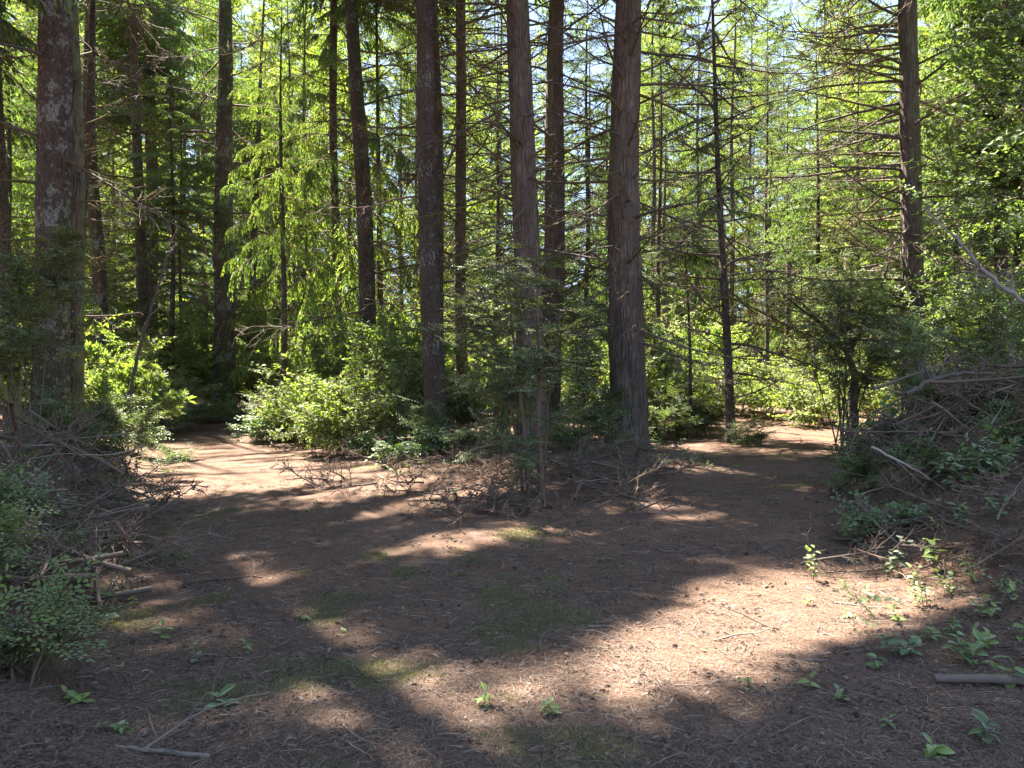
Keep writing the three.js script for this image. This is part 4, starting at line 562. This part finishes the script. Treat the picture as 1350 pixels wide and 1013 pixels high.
// ---------------------------------------------------------------- cones and litter
seed = 888;
{
  const m = new THREE.Group(), core = new MB(); for (let r = 0; r < 7; r++) for (let k = 0; k < 7; k++) { const y = r / 7, a = (k + (r % 2) * 0.5) / 7 * 6.283, w = Math.sin(Math.PI * (0.12 + 0.8 * y)) * 0.42, o = V(y - 0.5, Math.cos(a) * w * 0.5, Math.sin(a) * w * 0.5), d = V(0.55, Math.cos(a), Math.sin(a)).normalize(); core.leaf(o, d, V(1, 0, 0), 0.26, 0.26, jit([0.2, 0.135, 0.095], 0.25), [0, 0.6, 1], [0.5, 1, 0.2], 0.1, 0.1); }
  core.tube([V(-0.5, 0, 0), V(-0.2, 0, 0), V(0.2, 0, 0), V(0.5, 0, 0)], [0.08, 0.24, 0.2, 0.03], 7, [0.06, 0.04, 0.03]);
  const g = core.geo();
  for (let k = 0; k < 70; k++) { const p = groundAt(R(250, 1150), 700 + 305 * Math.pow(rnd(), 0.8)), o = mesh(numbered('fallen_cone'), g, woodMat, scene); o.position.copy(p).add(V(0, 0.008, 0)); o.quaternion.copy(aim(sph(R(0, 6.28), R(-0.2, 0.2)), R(0, 6))); o.scale.setScalar(R(0.022, 0.038)); o.userData = { label: 'small brown cone lying on the needle floor', category: 'cone', group: 'cones on the needle floor' }; }
  // litter nobody could count
  const needles = [0, 1, 2].map(() => { const b = new MB(); for (let k = 0; k < 26; k++) { const a = R(0, 6.28), o = V(R(-0.05, 0.05), R(0.001, 0.008), R(-0.05, 0.05)), d = V(Math.cos(a), R(-0.25, 0.25), Math.sin(a)).normalize(); b.blade(o, d, V(-Math.sin(a), R(-0.3, 0.3), Math.cos(a)), R(0.012, 0.03), R(0.0012, 0.002), jit(pick([[0.16, 0.1, 0.072], [0.11, 0.066, 0.046], [0.24, 0.175, 0.13], [0.08, 0.052, 0.04]]), 0.25)); } return b.geo(); });
  const litter = (name, label, geos, mat, n, y0, size, lift, tilt) => { const gr = new THREE.Group(); gr.name = name; gr.userData = { kind: 'stuff', label }; scene.add(gr); geos.forEach((g2, v) => { const ms = []; for (let k = 0; k < n / geos.length; k++) { const p = groundAt(R(-60, 1410), y0 + (1050 - y0) * rnd()); ms.push(M4(p.add(V(0, lift, 0)), aim(sph(R(0, 6.28), R(-tilt, tilt)), lift > 0.005 ? R(-0.3, 0.3) : 0), R(size[0], size[1]) * (name === 'twig_litter' ? 0.85 - 0.035 * p.z : 1))); } many(name + '_scatter', g2, mat, ms, gr); }); };
  { const gr = new THREE.Group(); gr.name = 'ground_cover'; gr.userData = { kind: 'stuff', label: 'scattered low leafy sprigs along the banks and the fork mound' }; scene.add(gr);
    for (const g2 of [SPRIG[0], SPRIG[1], HUCK[0], HUCK[1]]) { const ms = [], cs = []; for (let k = 0; k < 260; k++) { const d = 4.5 + 17 * rnd(), side = rnd(); let x = side < 0.42 ? leftEdge(d) - R(0.25, 2.2) : side < 0.75 ? rightEdge(d) + R(-0.1, 2.4) : NaN, z = -d; if (side >= 0.75) { x = R(-1.8, 3.2); z = -R(10.8, 17.5); } const p = V(x, H(x, z) + R(0.0, 0.1), z); ms.push(M4(p, aim(sph(R(0, 6.28), R(0, 0.9)), R(-0.4, 0.4)), R(0.5, 1.05))); cs.push(tint(pick([[0.1, 0.17, 0.035], [0.16, 0.23, 0.04], [0.075, 0.13, 0.035]]))); } many('leaf_spray', g2, [woodMat2, glossLeaf], ms, gr, cs); } }
  { const b = new MB(); for (let k = 0; k < 34; k++) { const a = R(0, 6.28), r = 0.035 * Math.sqrt(rnd()), d = V(Math.cos(a) * 0.6, 1, Math.sin(a) * 0.6).normalize(); b.blade(V(Math.cos(a) * r, -0.002, Math.sin(a) * r), d, V(R(-1, 1), 0, R(-1, 1)).cross(d).normalize(), R(0.008, 0.018), R(0.003, 0.006), jit([1, 1, 1], 0.3)); }
    const ms = [], cs = []; for (let k = 0; k < 60000 && ms.length < 6500; k++) { const p = groundAt(R(-40, 1390), R(600, 1040)); if (mossAt(p.x, p.z) < R(0.15, 0.9)) continue; ms.push(M4(p, aim(V(1, 0, 0).applyAxisAngle(V(0, 1, 0), R(0, 6.28))), R(0.7, 1.6))); cs.push(tint([0.15, 0.145, 0.035], 0.3)); } const o = many('moss', b.geo(), needleMat, ms, scene, cs); o.userData = { kind: 'stuff', label: 'low yellow-green moss tufts growing in patches on the floor' }; }
  litter('needle_litter', 'dry reddish conifer needles strewn over the floor', needles, woodMat, 24000, 570, [0.8, 1.7], 0.002, 0.08);
  const twigs = [0, 1, 2, 3, 4].map((w) => { const b = new MB(), p = curve(V(-0.5, 0, 0), V(1, 0, 0), 1, 4, 0.18); b.tube(p, taper(4, 0.014, 0.006), 4, jit([[0.15, 0.11, 0.085], [0.27, 0.215, 0.165], [0.10, 0.066, 0.048], [0.36, 0.3, 0.23], [0.2, 0.155, 0.12]][w], 0.15)); if (rnd() < 0.6) b.tube(curve(onCurve(p, 0.5), V(0.6, R(-0.2, 0.2), 0.8), 0.35, 3, 0.15), taper(3, 0.009, 0.004), 4, [0.13, 0.095, 0.072]); return b.geo(); });
  litter('twig_litter', 'thin broken twigs strewn over the floor', twigs, woodMat, 12000, 572, [0.035, 0.13], 0.006, 0.15);
  const chips = [0, 1].map(() => { const b = new MB(); b.leaf(V(-0.5, 0, 0), V(1, 0, 0), V(0, 1, 0), 1, 0.3, pick([[0.24, 0.2, 0.165], [0.17, 0.125, 0.1]]), [0, 0.2, 0.8, 1], [0.5, 1, 0.8, 0.3], 0.2, 0.1); return b.geo(); });
  const crumbs = [0, 1, 2].map(() => { const b = new MB(); for (let k = 0; k < 9; k++) { const c = V(R(-0.07, 0.07), 0.002, R(-0.07, 0.07)), r = R(0.003, 0.009), col = jit(pick([[0.075, 0.05, 0.037], [0.12, 0.08, 0.058], [0.05, 0.036, 0.028]]), 0.2); b.tube([c.clone().add(V(-r * R(1, 2.4), 0, R(-r, r))), c.clone().add(V(0, r * 0.6, 0)), c.clone().add(V(r * R(1, 2.4), 0, R(-r, r)))], [r * 0.3, r, r * 0.35], 5, col); } return b.geo(); });
  litter('debris_litter', 'dark crumbs of bark and broken cone on the floor', crumbs, woodMat, 1500, 585, [0.5, 1.3], 0.003, 0.1);
  litter('bark_chip_litter', 'flakes of bark and wood strewn over the floor', chips, woodMat, 1300, 600, [0.012, 0.05], 0.01, 0.25);
}

renderer.render(scene, camera);
